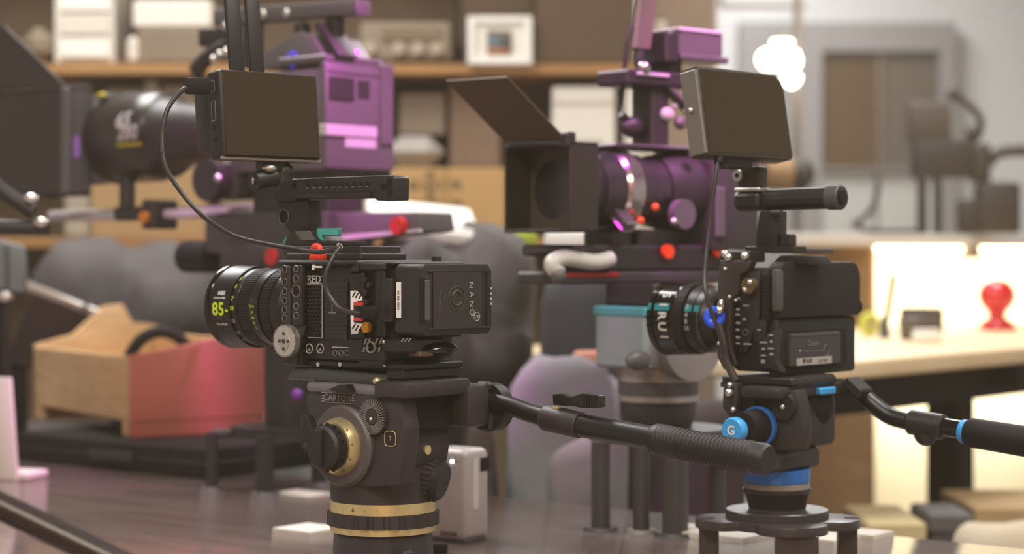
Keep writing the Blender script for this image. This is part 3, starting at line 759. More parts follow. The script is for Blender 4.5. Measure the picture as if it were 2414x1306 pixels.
# cable from monitor to camera
def wpt(fr, v):
    x, y = fr.xy(v[0], v[1]); return Vector((x, y, fr.zb + v[2]))
cab = emp('monitor_cable', 'thin black cable looping from the left monitor down to the cube camera', 'cable', P(800, 590, 1.9))
def cp(px, py, Y): return P(px, py, Y) - cab.location
plug = wpt(MF, MF.rp(0, 0, 0)) if False else None
pts = [cp(452, 205, 1.945), cp(428, 214, 1.94), cp(395, 258, 1.93), cp(383, 320, 1.925), cp(390, 390, 1.92), cp(425, 450, 1.92), cp(480, 510, 1.92), cp(550, 555, 1.935), cp(640, 577, 1.95), cp(705, 587, 1.96), cp(748, 594, 1.955), cp(785, 588, 1.94), cp(801, 579, 1.93), cp(790, 598, 1.92), cp(770, 640, 1.915), cp(770, 682, 1.915), cp(795, 722, 1.91), cp(830, 737, 1.90), cp(862, 738, 1.895)]
g = G(); g.tube(pts, .0024, 12, 8); g.make('cable_sheath', RUB, cab)
g = G(); g.obox(cp(466, 203, 1.948), ((.755, .2, 0), (-.3, .755, 0), (0, 0, 1)), .012, .005, .008, .002, 2); g.make('cable_plug', DRK, cab)
g = G(); g.obox(cp(868, 736, 1.893), ((.766, -.643, 0), (.643, .766, 0), (0, 0, 1)), .011, .004, .006, .0015, 2); g.make('cable_plug', DRK, cab)
g = G(); g.torus(cp(801, 580, 1.93), (.5, -.6, .4), .0026, .0008, 14, 6); g.make('cable_collar', GPR, cab)

# ================================================================== LEFT FLUID HEAD under the cube camera
hd = emp('fluid_head', 'large dark fluid head with gold rings beneath the cube camera', 'tripod head', (A.xy(-.1, .05)[0], A.xy(-.1, .05)[1], TZ))
hd.rotation_euler = (0, 0, A.a)
B = Fr(0, 1, 0, -40); B.x0, B.y0, B.zb = hd.location.x, hd.location.y, TZ
hs = -.052                                       # near side plate
# sliding plate
HM = mat('dark_grey_casting', '#312a2b', .5, 0, .5, bump=.08, bscale=1500)
HM2 = mat('greenish_gloss_plate', '#3c3f3b', .2, .2, .6)
g = G(); u0, u1 = B.u(672, -.045), B.u(948, -.045)
g.prism([(u0, B.z(903, 0, -.045)), (u1, B.z(908, 0, -.045)), (u1, B.z(880, 0, -.045)), (u0 + .012, B.z(872, 0, -.045))], 'xz', -.045, .042, .003); g.make('sliding_plate', HM2, hd)
g = G(); B.rear(g, 948, 1094, 867, 893, u1 - .02, u1 + .002, .002); g.make('plate_end', BLK, hd)
g = G(); c = B.sp(890, 898, -.047); g.ball(c, .0048, 1, 1, .8, 14); g.make('plate_stop', GOLD, hd)
# top cradle
ut = B.u(945, hs)
g = G(); g.box(B.u(720, hs), ut + .004, hs, .05, B.z(930, 0, hs), B.z(905, 0, hs), .004, 2); g.make('cradle', mat('cradle_grey', '#6d696a', .35), hd)
g = G(); B.rear(g, 955, 1112, 896, 935, ut - .03, ut + .012, .004, 2); g.make('cradle_rear', HM, hd)
# side cheek
prof = [(720, 930), (940, 930), (948, 960), (950, 985), (955, 1010), (950, 1060), (940, 1145), (870, 1150), (790, 1140), (745, 1080), (735, 1000), (722, 960)]
g = G(); B.sprism(g, prof, hs, hs + .022, .003); g.make('side_cheek', HM, hd)
g = G(); B.sprism(g, [(x, y) for x, y in prof], .034, .05, .003); g.make('side_cheek', HM, hd)
# central tilt drum
zc = B.z(1040, 0, 0)
g = G(); g.cyl((.004, hs + .01, zc), (.004, .034, zc), .053, n=56); g.make('tilt_drum', HM, hd)
g = G(); B.rear(g, 960, 1105, 930, 1012, -.02, ut - .005, .006, 2); g.make('rear_recess', DRK, hd)
g = G(); g.lathe([(0, .0515), (.02, .0525), (.05, .052), (.075, .0505), (.085, .049)], (0, 0, B.z(1185, 0, 0)), (0, 0, 1), 56); g.make('pan_housing', HM, hd)
g = G(); B.rear(g, 938, 1062, 1000, 1168, -.04, .030, .016, 3); g.make('gear_housing', HM, hd)
# gold counterbalance dial: axis points to the near left
kz = B.z(1050, B.u(800, hs), hs); ku = B.u(806, hs - .004)
kc = Vector((ku, hs, kz))
N_ = (0, -1, 0)
g = G(); g.lathe([(0, .0400), (.004, .0400), (.007, .037)], kc, N_, 56); g.make('dial_plate', mat('dial_plate', '#544c4d', .45), hd)
g = G(); g.lathe([(.006, .0282), (.011, .0278), (.018, .0245)], kc, N_, 56); g.make('dial_ring', GOLD, hd)
g = G(); g.lathe([(.015, .0225), (.030, .0218), (.033, .019)], kc, N_, 48); g.make('dial_knob', BLK2, hd)
g = G()
for k in range(16):
    a = 2 * math.pi * k / 16
    g.ball(kc + Vector((.0222 * math.cos(a), -.024, .0222 * math.sin(a))), .0022, seg=8)
g.make('dial_grips', DRK, hd)
g = G(); g.obox(kc + Vector((-.001, -.034, 0)), ((1, 0, 0), (0, 1, 0), (0, 0, 1)), .005, .003, .018, .002, 2); g.make('dial_handle', BLK2, hd)
g = G()
for k, t in enumerate('6420'):
    a = math.radians(-55 + k * 32)
    g.text(t, .006, kc + Vector((.0262 * math.cos(a), -.0166, .0262 * math.sin(a))), (-math.sin(a), 0, math.cos(a)), (-math.cos(a), 0, -math.sin(a)), .0005)
g.make('dial_numbers', BLK2, hd)
# rosette with radial teeth
rc = B.sp(885, 982, hs)
g = G(); g.lathe([(0, .0185), (.003, .0175), (.004, .0175)], rc, N_, 48); g.make('arm_rosette', HM, hd)
g = G()
for k in range(36):
    a = 2 * math.pi * k / 36; d = Vector((math.cos(a), 0, math.sin(a)))
    g.obox(rc + d * .0125 + Vector((0, -.0045, 0)), (d, (0, 1, 0), d.cross(Vector((0, 1, 0)))), .0045, .0009, .00055)
g.split('rosette_teeth', mat('tooth_grey', '#6f6869', .4), hd)
g = G(); g.lathe([(.003, .0078), (.006, .0072)], rc, N_, 28); g.make('rosette_boss', HM, hd)
g = G(); g.ball(rc + Vector((0, -.006, -.002)), .002, seg=10); g.make('rosette_screw', SIL, hd)
# maker's lettering between lines
g = G(); B.side(g, 758, 838, 926.5, 928, hs - .0006, hs); B.side(g, 758, 838, 949, 950.5, hs - .0006, hs)
for k in range(3):
    B.side(g, 758, 765, 932 + k * 6, 933.4 + k * 6, hs - .0006, hs); B.side(g, 831, 838, 932 + k * 6, 933.4 + k * 6, hs - .0006, hs)
g.text('CARTONI', .0092, B.sp(798, 939, hs), (1, 0, 0), (0, 0, 1), .0004, bold=.01)
g.make('maker_letters', mat('letter_grey', '#8d8586', .5), hd)
g = G(); B.sprism(g, [(772, 918), (800, 907), (812, 907), (820, 925), (796, 926)], hs - .012, hs, .001); g.make('safety_catch', BLK2, hd)
# badge
g = G(); c = B.sp(921, 1034, hs) + Vector((0, .0192, 0))
u_ = B.u(921, hs + .02)
pts = []
for k in range(33):
    a = 2 * math.pi * k / 32; cx, cz = math.cos(a), math.sin(a)
    r = .0072 / (abs(cx) ** 4 + abs(cz) ** 4) ** .25
    pts.append(Vector((c.x + r * cx, c.y - .02, c.z + r * cz)))
g.tube(pts, .0005, 6, 1); g.make('badge_outline', GOLD, hd)
g = G(); g.box(c.x - .0065, c.x + .0065, c.y - .0196, c.y - .017, c.z - .0065, c.z + .0065, .002); g.make('badge_plate', BLK2, hd)
g = G(); g.text('T', .006, (c.x, c.y - .0198, c.z), (1, 0, 0), (0, 0, 1), .0003); g.make('badge_letter', GOLD, hd)
# tilt lock lever on the far left
g = G(); B.sprism(g, [(706, 982), (722, 978), (742, 1040), (740, 1056), (726, 1064), (712, 1060), (708, 1048)], hs - .030, hs - .020, .0015); g.make('tilt_lock_lever', BLK2, hd)
g = G(); c = B.sp(722, 1048, hs - .030); g.cyl(c, c + Vector((0, -.001, 0)), .003, n=16); g.cyl(c + Vector((.0, .005, 0)), c + Vector((.02, .03, 0)), .006, n=14); g.make('lever_pivot', HM, hd)
# rear: gold screw and pan drag dial
p = B.rp(1003, 1060, .056); g = G(); g.cyl(p + Vector((-.01, 0, 0)), p + Vector((.0035, 0, 0)), .0046, n=18); g.make('level_screw', GOLD, hd)
p = B.rp(1024, 1132, .050)
dd = Vector((.78, .30, -.22)).normalized()
g = G(); g.lathe([(-.04, .020), (-.004, .0212), (.006, .0205), (.010, .017)], p, dd, 40); g.make('pan_drag_dial', BLK2, hd)
g = G(); g.knurl(p, dd, -.008, .002, .0222, 26, .0012); g.make('pan_drag_ring', HM, hd)
# bowl: gold rings, knurled ring, cup
def zr(py): return B.z(py, 0, -.052)
g = G(); g.lathe([(zr(1188), .0515), (zr(1150), .0525), (zr(1146), .045)], (0, 0, 0), (0, 0, 1), 64); g.make('bowl_flange', HM, hd)
g = G(); g.lathe([(zr(1214), .0524), (zr(1188), .0524)], (0, 0, 0), (0, 0, 1), 72); g.make('gold_scale_ring', GOLD, hd)
g = G()
for k in range(9):
    a = math.radians(-150 + k * 14); pt = Vector((.0525 * math.cos(a), .0525 * math.sin(a), zr(1201)))
    g.text('6' if k == 5 else '|', .006 if k == 5 else .003, pt, (-math.sin(a), math.cos(a), 0), (0, 0, 1), .0003)
g.make('scale_numbers', BLK2, hd)
g = G(); g.knurl((0, 0, 0), (0, 0, 1), zr(1246), zr(1215), .0555, 22, .0025, .7); g.make('grip_ring', HM, hd)
g = G(); g.lathe([(zr(1262), .0518), (zr(1254), .0522), (zr(1247), .0522)], (0, 0, 0), (0, 0, 1), 72); g.make('gold_lower_ring', GOLD, hd)
g = G(); g.lathe([(.012, .075), (.02, .062), (.03, .050), (zr(1268), .0488), (zr(1261), .0515)], (0, 0, 0), (0, 0, 1), 64); g.make('bowl_cup', mat('bowl_black', '#322e33', .35), hd)
g = G(); g.lathe([(0, .105), (.006, .106), (.012, .100)], (0, 0, 0), (0, 0, 1), 64); g.make('base_plate', BLK, hd)
g = G(); g.box(.045, .062, -.035, -.02, zr(1320), zr(1290), .003); g.make('bowl_clamp', BLK2, hd)
# pan bar bracket and bar
ub = ut + .012
g = G(); p = B.rp(1112, 945, ub); q = B.rp(1160, 935, ub)
g.box(ub - .03, ub + .004, B.w(1096, ub), B.w(1152, ub), B.z(1005, ub, .05), B.z(905, ub, .05), .006, 2); g.make('pan_bar_bracket', HM, hd)
g = G(); c = B.rp(1150, 960, ub - .005); g.cyl(c + Vector((0, -.002, 0)), c + Vector((0, .012, 0)), .024, n=36); g.make('bracket_rosette', BLK2, hd)
g = G(); g.box(ub - .012, ub + .004, B.w(1140, ub), B.w(1158, ub), B.z(925, ub, .06), B.z(899, ub, .06), .003); g.box(ub - .012, ub + .004, B.w(1150, ub), B.w(1168, ub), B.z(1018, ub, .06), B.z(975, ub, .06), .003); g.split('bracket_wing', BLK2, hd)
wb = .066
def bp(px, py, dw=0.0): return B.sp(px, py, wb + dw)
bar = [bp(1140, 938), bp(1200, 956), bp(1250, 974), bp(1300, 988)]
g = G(); g.tube(bar, .0092, 18, 6); g.make('pan_bar', BLK, hd)
g = G(); a_, b_ = bp(1285, 984), bp(1368, 1002); g.lathe([(0, .0118), (.002, .0128), ((b_ - a_).length, .0128), ((b_ - a_).length + .001, .012)], a_, b_ - a_, 32); g.make('bar_collar', HM, hd)
g = G(); a_, b_ = bp(1366, 1002), bp(1545, 1034); g.cyl(a_, b_, .0112, n=32); g.make('pan_bar_tube', BLK, hd)
a_, b_ = bp(1540, 1034), bp(1812, 1085); Lb = (b_ - a_).length
pr = [(0, .0125), (.003, .0145), (Lb * .10, .0146), (Lb * .3, .0136), (Lb * .6, .0134), (Lb * .86, .0142), (Lb * .97, .0144), (Lb, .0125)]
g = G(); g.lathe(pr, a_, b_ - a_, 40)
g.make('grip', BLK2, hd)
g = G()
dg = (b_ - a_).normalized()
for k in range(24):
    t = .07 + .78 * k / 23; r = .0148 - .0010 * math.sin(math.pi * t)
    g.torus(a_ + dg * Lb * t, dg, r - .0004, .0009, 36, 6)
g.make('grip_ribs', BLK2, hd)
# wing screw on the collar
c = bp(1312, 962)
g = G(); g.cyl(c + Vector((0, 0, -.004)), c + Vector((0, 0, .0015)), .0062, n=20); g.make('collar_screw', GOLD, hd)
g = G(); B.sprism(g, [(1302, 929), (1322, 928), (1345, 936), (1362, 930), (1372, 927), (1410, 933), (1408, 962), (1372, 962), (1350, 958), (1303, 955)], wb - .006, wb + .006, .001)
for k in range(6): B.side(g, 1373 + k * 6, 1376 + k * 6, 932, 961, wb - .007, wb + .007)
g.make('collar_lever', BLK, hd)

# ================================================================== RIGHT CAMERA
K = Fr(1830, 2.08, H - .128, -40)
ke = K.empty('camcorder', 'black boxy camcorder with battery in its back, right of the cube camera', 'camera')
KW = K.w(2024)
kz0, kz1 = K.z(880, 0, 0), K.z(618, 0, 0)
KM = mat('camcorder_shell', '#110f10', .6, 0, .45, bump=.15, bscale=1800)
KM2 = mat('camcorder_grip', '#191512', .65, 0, .4, bump=.25, bscale=1800)
g = G(); g.box(K.u(1716), -.012, .006, KW - .004, kz0, kz1 - .006, .006, 2); g.make('body', KM, ke)
# rear: big rounded upper block and battery bay
wA = K.w(1836); zU0, zU1 = K.z(748, 0, .05), K.z(617, 0, .05)
g = G(); g.prism([(wA, zU0), (KW - .002, zU0), (KW, zU0 + .02), (KW, zU1 - .016), (KW - .006, zU1 - .004), (KW - .016, zU1), (wA + .006, zU1), (wA, zU1 - .006)], 'yz', -.014, .0035, .003); g.make('rear_block', KM2, ke)
g = G(); K.rear(g, 1836, 2018, 748, 882, -.014, .000, .004, 2); g.make('rear_lower', KM, ke)
g = G(); K.rear(g, 1858, 1996, 778, 868, -.004, .0012); g.make('battery_bay', DRK, ke)
g = G(); K.rear(g, 1866, 1984, 783, 862, -.002, .006, .002); g.make('battery_pack', mat('pack_dark', '#343030', .5), ke)
g = G(); K.rear(g, 1867, 1980, 784, 790, .004, .0066); g.make('pack_edge', GREY, ke)
g = G(); K.rear(g, 1879, 1961, 842, 859, .005, .0066); g.make('pack_label', mat('pack_label', '#a8a49e', .6), ke)
g = G(); g.text('Canon', .0085, K.rp(1917, 809, .0061), (0, 1, 0), (0, 0, 1), .0003, bold=.01); g.torus(K.rp(1948, 826, .0062), (1, 0, 0), .0058, .0004, 24, 5)
K.rear(g, 1895, 1940, 826.3, 827.6, .006, .0064); g.make('pack_print', DPR, ke)
g = G(); g.ball(K.rp(1886, 827, .0062), .0012, seg=8); g.make('pack_dot', GPR, ke)
g = G(); g.text('BP-A30', .0062, K.rp(1903, 850.5, .0067), (0, 1, 0), (0, 0, 1), .0003, bold=.02); g.text('BATTERY', .0048, K.rp(1941, 850.5, .0067), (0, 1, 0), (0, 0, 1), .0003); g.make('label_print', BLK2, ke)
g = G(); c = Vector((-.008, KW - .004, K.z(722, -.008, KW))); g.cyl(c, c + Vector((0, .012, 0)), .0085, n=24); g.make('strap_knob', DRK, ke)
# ribbed vent and light strip at the corner
g = G(); K.side(g, 1796, 1814, 650, 755, .0, .008); g.make('vent_recess', DRK, ke)
g = G()
for k in range(11): K.side(g, 1798, 1812, 654 + k * 9, 658 + k * 9, -.0004, .004)
g.make('vent_rib', KM, ke, kind='stuff')
g = G(); K.side(g, 1817, 1836, 634, 735, -.001, .01, .003, 2); g.make('corner_strip', mat('corner_strip', '#4a4746', .45), ke)
# button panels on the side
g = G(); K.sprism(g, [(1748, 640), (1790, 640), (1790, 745), (1772, 790), (1760, 830), (1742, 830), (1745, 700)], .001, .01, .001); K.sprism(g, [(1776, 756), (1806, 752), (1804, 790), (1790, 806), (1776, 806)], .0, .01, .001)
g.make('button_panel', BLKM, ke)
g = G(); K.sprism(g, [(1795, 790), (1832, 775), (1830, 850), (1842, 878), (1790, 866), (1782, 812)], .001, .012, .002); g.make('lower_side_panel', BLKM, ke)
g = G()
for px, py, w_, h_ in ((1757, 721, 7, 3), (1753, 753, 4, 4), (1760, 812, 9, 3), (1788, 778, 5, 3), (1816, 791, 5, 3), (1798, 808, 9, 3), (1816, 806, 3, 4), (1815, 822, 7, 3), (1798, 823, 4, 4), (1798, 839, 6, 3), (1817, 836, 4, 4), (1797, 853, 5, 6), (1739, 704, 4, 4), (1738, 730, 4, 4), (1737, 742, 5, 4), (1738, 762, 5, 4), (1737, 778, 4, 4), (1738, 796, 5, 4), (1738, 810, 5, 3)):
    K.side(g, px - w_, px + w_, py - h_ / 1.2, py + h_ / 1.2, -.0008, .003, .0008)
g.split('button', mat('button_grey', '#8a8684', .5), ke)
c = K.sp(1757, 784, 0); g = G(); g.torus(c, (0, 1, 0), .0032, .0009, 20, 6); g.make('dial_ring', GREY, ke)
c = K.sp(1772, 674, .0); g = G(); g.cyl(c, c + Vector((0, -.008, 0)), .0085, n=22); g.make('brass_plug', mat('brass_plug', '#8d7a55', .3, .7), ke)
g = G(); g.ball(c + Vector((.003, -.008, .004)), .003, seg=10); g.ball(c + Vector((-.003, -.008, -.004)), .003, seg=10); g.split('plug_pin', SIL, ke)
# cage frame
CG = mat('cage_brown_black', '#37302d', .5)
g = G(); K.sprism(g, [(1696, 618), (1772, 616), (1760, 640), (1744, 646), (1740, 690), (1724, 706), (1722, 860), (1706, 872), (1690, 840), (1698, 740), (1690, 700)], -.004, .008, .001); g.make('cage_frame', CG, ke)
g = G(); K.side(g, 1696, 1768, 592, 618, .0, .03, .001); g.make('cage_top_plate', BLKM, ke)
g = G(); K.side(g, 1697, 1768, 614, 618, -.002, .0, .0005); g.make('plate_edge', GREY, ke)
g = G()
for px, py in ((1709, 599), (1717, 607), (1756, 604)):
    g.ball(K.sp(px, py, -.003), .0045, seg=12)
g.split('cage_screw', SIL, ke)
g = G()
for px, py in ((1710, 634), (1700, 788), (1695, 810), (1715, 815), (1735, 708), (1720, 700), (1703, 838)):
    g.ball(K.sp(px, py, -.005), .0022, seg=8)
g.split('frame_screw', SIL, ke)
# hot shoe block, top rail
g = G(); K.sprism(g, [(1815, 624), (1838, 602), (1892, 602), (1908, 624)], .03, .08, .002); g.make('shoe_block', DRK, ke)
g = G(); K.side(g, 1756, 1870, 580, 596, .035, .062, .001); g.make('top_rail', BLKM, ke)
g = G(); K.rear(g, 1840, 1966, 585, 597, -.05, -.035, .001); g.make('rail_tongue', mat('rail_brown', '#4a4340', .5), ke)
# handle
g = G(); K.sprism(g, [(1790, 498), (1832, 496), (1832, 584), (1780, 584), (1783, 545)], .035, .055, .0015); g.make('handle_post', BLKM, ke)
g = G(); K.side(g, 1838, 1862, 552, 582, .035, .05, .002); g.make('rail_clamp', BLKM, ke)
ha, hb = K.sp(1742, 474, .045), K.sp(1986, 465, .045)
g = G(); g.lathe([(0, .0105), (.004, .0115), ((hb - ha).length, .0118)], ha, hb - ha, 12); g.make('top_handle', BLKM, ke, ang=20)
dh = (hb - ha).normalized()
g = G(); g.lathe([(-.004, .0128), (.010, .0132), (.012, .011)], hb - dh * .012, dh, 32); g.make('handle_cap', GREY, ke)
g = G(); g.cyl(hb, hb + dh * .0015, .007, n=24); g.make('handle_socket', DRK, ke)
g = G(); c = K.sp(1820, 503, .03); g.cyl(c, c + Vector((.012, 0, 0)), .004, n=14); g.make('handle_bolt', BLKM, ke)
g = G(); K.side(g, 1730, 1786, 455, 492, .03, .058, .003); g.make('handle_clamp', BLKM, ke)
g = G(); K.side(g, 1730, 1790, 443, 452, .032, .056, .001); g.make('silver_bar', SIL, ke)
g = G(); K.side(g, 1738, 1788, 392, 443, .034, .054, .003, 2); g.make('monitor_mount', BLKM, ke)
c = K.sp(1742, 414, .032); g = G(); g.lathe([(0, .0065), (.004, .006)], c, (0, -1, 0), 24); g.make('mount_bolt', SIL, ke)
g = G(); g.cyl(c + Vector((0, -.0045, 0)), c + Vector((0, -.003, 0)), .0025, n=12); g.make('bolt_socket', DRK, ke)
# left rosette handle arm: blue-ringed lock and hanging rods
bc = K.sp(1684, 748, -.012)
g = G(); g.torus(bc, (.5, -1, .2), .0078, .0042, 28, 10); g.make('blue_lock_ring', mat('royal_blue', '#1f55e0', .3), ke, label='bright blue ring lock')
g = G(); g.ball(K.sp(1697, 732, -.014), .0042, seg=12); g.ball(K.sp(1700, 720, -.012), .006, .7, .7, 1.2, 12); g.make('lock_bolt', STEEL, ke)
g = G(); g.tube([K.sp(1694, 765, -.012), K.sp(1705, 810, -.012), K.sp(1712, 850, -.01), K.sp(1735, 898, -.008)], .0045, 10); g.make('side_rod', CG, ke)
g = G(); g.tube([K.sp(1716, 770, -.006), K.sp(1722, 820, -.006), K.sp(1735, 860, -.004)], .003, 10); g.make('side_cable', BLKM, ke)

# lens of the right camera
ke2 = Fr(1830, 2.08, H - .128, -40).empty('wide_lens', 'black lens with teal band and white letters on the right camcorder', 'lens')
lo = Vector((K.u(1706, .052), .052, K.z(752, K.u(1660, .052), .052)))
Lg = lo.x - K.u(1574, .052)
def kl(*q): return [(Lg * a, r) for a, r in q]
g = G(); g.lathe(kl((-.05, 0.0305), (.08, 0.0349), (.1, 0.0365), (.22, 0.0365)), lo, D, 56); g.make('mount_barrel', BLK, ke2)
g = G(); g.lathe(kl((.22, 0.0371), (.36, 0.0376), (.37, 0.0365), (.40, 0.0365)), lo, D, 56); g.make('aperture_ring', BLK, ke2)
g = G(); g.knurl(lo, D, Lg * .40, Lg * .56, 0.0395, 80, .001); g.make('focus_ring', BLK2, ke2)
g = G(); g.lathe(kl((.56, 0.0387), (.58, 0.0401), (.88, 0.0409), (.90, 0.0398)), lo, D, 64); g.make('front_barrel', GLB, ke2)
g = G(); g.lathe(kl((.90, 0.0395), (.91, 0.0412), (.985, 0.0416), (1.0, 0.0409), (1.0, 0.0360), (.95, 0.0338)), lo, D, 64, True, False); g.make('front_ring', GLB, ke2)
g = G(); g.lathe(kl((.95, 0.0338), (.96, .015), (.965, .0004)), lo, D, 40, False, False); g.make('front_glass', mat('lens_glass', '#0a0c10', .05, 0, .8), ke2)
TB = mat('teal_band', '#2f8f95', .35, .2)
def band(t0, t1, r, a0, a1, n=14):
    g = G(); vs = []
    for k in range(n + 1):
        a = math.radians(a0 + (a1 - a0) * k / n)
        vs.append([(lo.x - Lg * t, lo.y - math.cos(a) * r, lo.z + math.sin(a) * r) for t in (t0, t1)])
    for p, q in zip(vs, vs[1:]): g.quad(p[0], p[1], q[1], q[0])
    return g
for t0, t1, r, in ((.60, .87, 0.0410), (.24, .36, 0.0378), (.92, .98, 0.0419), (.11, .21, 0.0367)):
    band(t0, t1, r + .0002, 14, 25).make('teal_mark', TB, ke2)
g = G()
for k, ch in enumerate('SIRUI'):
    a = math.radians(40 - k * 17); o = Vector((lo.x - Lg * .72, lo.y - math.cos(a) * 0.0408, lo.z + math.sin(a) * 0.0408))
    g.text(ch, .015, o, (0, -math.sin(a), -math.cos(a)), (1, 0, 0), .0006, bold=.025)
g.make('brand_letters', mat('letter_white', '#d8d4cf', .5), ke2)
g = G()
for ang, t in ((22, '2'), (8, '4'), (-3, '8'), (-14, '16')): bend(g, t, .007, Lg * .32, ang, 0.0378, lo, bold=.03)
for k in range(5): bend(g, '|', .005, Lg * .14, 10 - k * 10, 0.0367, lo)
g.make('aperture_numbers', GPR, ke2)

# monitor of the right camera
NF = Fr(1655, 2.06, H + .09, 43)
ne = NF.empty('field_monitor', 'tilted black field monitor with rounded corner above the camcorder', 'monitor')
nw = NF.u(1858)
nz0, nz1 = NF.z(376, 0, 0), NF.z(150, 0, 0)
def roll(g): return lean(g, 9.5, (0, 0, (nz0 + nz1) / 2))
g = G()
poly = [(0.002, nz0 + .004), (nw - .003, nz0 + .003), (nw, nz0 + .006), (nw, nz1 - .018), (nw - .004, nz1 - .008), (nw - .014, nz1 - .002), (.002, nz1)]
g.prism(poly, 'xz', 0, .024, .002); roll(g); g.make('housing', mat('monitor_shell', '#3c362f', .5), ne)  # warm veil tone put into the shell colour
g = G(); g.prism([(.004, nz0 + .007), (nw - .003, nz0 + .007), (nw - .003, nz1 - .019), (nw - .006, nz1 - .011), (nw - .015, nz1 - .005), (.004, nz1 - .004)], 'xz', -.0006, .002); roll(g); g.make('screen', SCREEN, ne)
g = G(); g.box(-.0016, .003, .001, .023, nz0 + .006, nz1 - .004, .001); roll(g); g.make('side_frame', mat('side_grey', '#6e6862', .45), ne)
g = G(); zc = (nz0 + nz1) / 2 + .004; g.ball((-.003, .012, zc), .003, seg=10); roll(g); g.make('side_stud', SIL, ne)
g = G(); g.box(nw * .30, nw * .62, .004, .02, nz0 - .008, nz0 + .006, .002); g.make('mount_shoe', BLKM, ne)
kc_ = emp('signal_cable', 'thin black wire hanging from the tilted monitor to the right lens', 'cable', P(1675, 520, 2.07))
g = G(); g.tube([P(1694, 372, 2.07) - kc_.location, P(1686, 430, 2.065) - kc_.location, P(1672, 540, 2.06) - kc_.location, P(1662, 640, 2.05) - kc_.location, P(1666, 700, 2.04) - kc_.location, P(1690, 770, 2.04) - kc_.location, P(1706, 830, 2.05) - kc_.location], .0022, 10); g.make('cable_sheath', RUB, kc_)
g = G(); g.cyl(P(1697, 362, 2.075) - kc_.location, P(1693, 385, 2.07) - kc_.location, .0045, n=12); g.make('cable_plug', DRK, kc_)

# ------------------------------------------------------------------ right fluid head on its hi-hat
hx = (1832 - CX) * 2.13 / F
h2 = emp('fluid_head', 'black fluid head with blue knobs and blue ring beneath the camcorder', 'tripod head', (hx, 2.13, TZ + .04)); h2.rotation_euler = (0, 0, math.radians(-40))
Q = Fr(1832, 2.13, TZ + .04, -40)
def qz(py, w=-.035): return Q.z(py, 0, w)
HB = mat('head_black', '#2b2626', .5, bump=.1, bscale=1500)
g = G(); Q.side(g, 1700, 1868, 888, 908, -.045, .04, .002); g.make('slide_plate', BLKM, h2)
g = G(); g.prism([(Q.u(1700, -.04), qz(904)), (Q.u(1735, -.04), qz(898)), (Q.u(1868, -.04), qz(898)), (Q.u(1868, -.04), qz(916)), (Q.u(1700, -.04), qz(916))], 'xz', -.042, .042, .001); g.make('plate_cradle', HB, h2)
ut2 = Q.u(1868, -.04)
g = G(); Q.rear(g, 1906, 1976, 884, 910, ut2 - .03, ut2 + .004, .004); g.make('release_catch', BLKM, h2)
g = G(); Q.rear(g, 1936, 1972, 913, 930, ut2 - .01, ut2 + .006, .0015); g.make('blue_tab', LBLU, h2, label='bright blue release tab')
g = G(); Q.rear(g, 1840, 2030, 905, 932, ut2 - .05, ut2, .004, 2); g.make('cradle_rear', HB, h2)
prof = [(1772, 925), (1880, 918), (1890, 960), (1896, 1010), (1890, 1062), (1815, 1066), (1790, 1040), (1776, 985)]
g = G(); Q.sprism(g, prof, -.044, -.026, .003); g.make('side_cheek', HB, h2)
zq = qz(992)
g = G(); g.cyl((.0, -.03, zq), (.0, .036, zq), .040, n=48); g.make('tilt_drum', HB, h2)
g = G(); Q.rear(g, 1880, 1975, 930, 1055, -.03, .022, .008, 2); g.make('rear_housing', HB, h2)
g = G(); c = Q.rp(1925, 955, .03); g.ball(c, .024, .7, 1, 1, 18); g.make('rear_knob', DRK, h2)
rc = Q.sp(1852, 958, -.044)
g = G(); g.lathe([(0, .0145), (.006, .0135)], rc, (0, -1, 0), 32); g.make('arm_rosette', BLKM, h2)
g = G(); g.ball(rc + Vector((0, -.006, 0)), .0032, seg=10); g.make('rosette_screw', SIL, h2)
# blue tilt knob and ring (axis towards near left)
kc2 = Q.sp(1792, 1005, -.048)
g = G(); g.lathe([(0, .0215), (.006, .0215), (.007, .018)], kc2, (0, -1, 0), 44); g.make('blue_dial_ring', BLU, h2)
g = G(); g.lathe([(.005, .019), (.035, .017)], kc2, (0, -1, 0), 32); g.make('dial_neck', DRK, h2)
g = G(); g.lathe([(.034, .0125), (.037, .0135), (.043, .0135), (.046, .012)], kc2 + Vector((0, -.008, -.001)), (0, -1, 0), 36); g.make('blue_knob', LBLU, h2)
g = G(); g.text('G', .013, kc2 + Vector((0, -.0545, -.001)), (1, 0, 0), (0, 0, 1), .0004, bold=.02); g.make('knob_letter', WHT, h2)
# arm with steel screw on the left
g = G(); Q.sprism(g, [(1704, 906), (1720, 898), (1738, 905), (1736, 985), (1722, 990), (1700, 960)], -.06, -.046, .003); g.make('lock_arm', HB, h2)
g = G(); g.ball(Q.sp(1719, 926, -.062), .0045, seg=12); g.ball(Q.sp(1721, 908, -.062), .003, seg=10); g.ball(Q.sp(1729, 966, -.062), .003, seg=10); g.split('lock_screw', SIL, h2)
g = G(); Q.rear(g, 1815, 1934, 1062, 1108, -.04, .03, .003); g.box(-.045, .03, -.04, .04, qz(1108), qz(1066), .004); g.make('pan_base', HB, h2)
g = G(); g.text('FREE', .007, Q.sp(1806, 1101, -.0405), (1, 0, 0), (0, 0, 1), .0004, bold=.02); g.make('base_letters', GPR, h2)
g = G(); g.lathe([(qz(1142), .0348), (qz(1132), .0356), (qz(1110), .0356)], (0, 0, 0), (0, 0, 1), 18); g.make('blue_pan_ring', BLU, h2, ang=10)
g = G(); g.lathe([(qz(1160), .0335), (qz(1156), .0350), (qz(1143), .0350)], (0, 0, 0), (0, 0, 1), 48); g.make('grey_pan_ring', mat('pan_grey', '#8a8078', .4), h2)
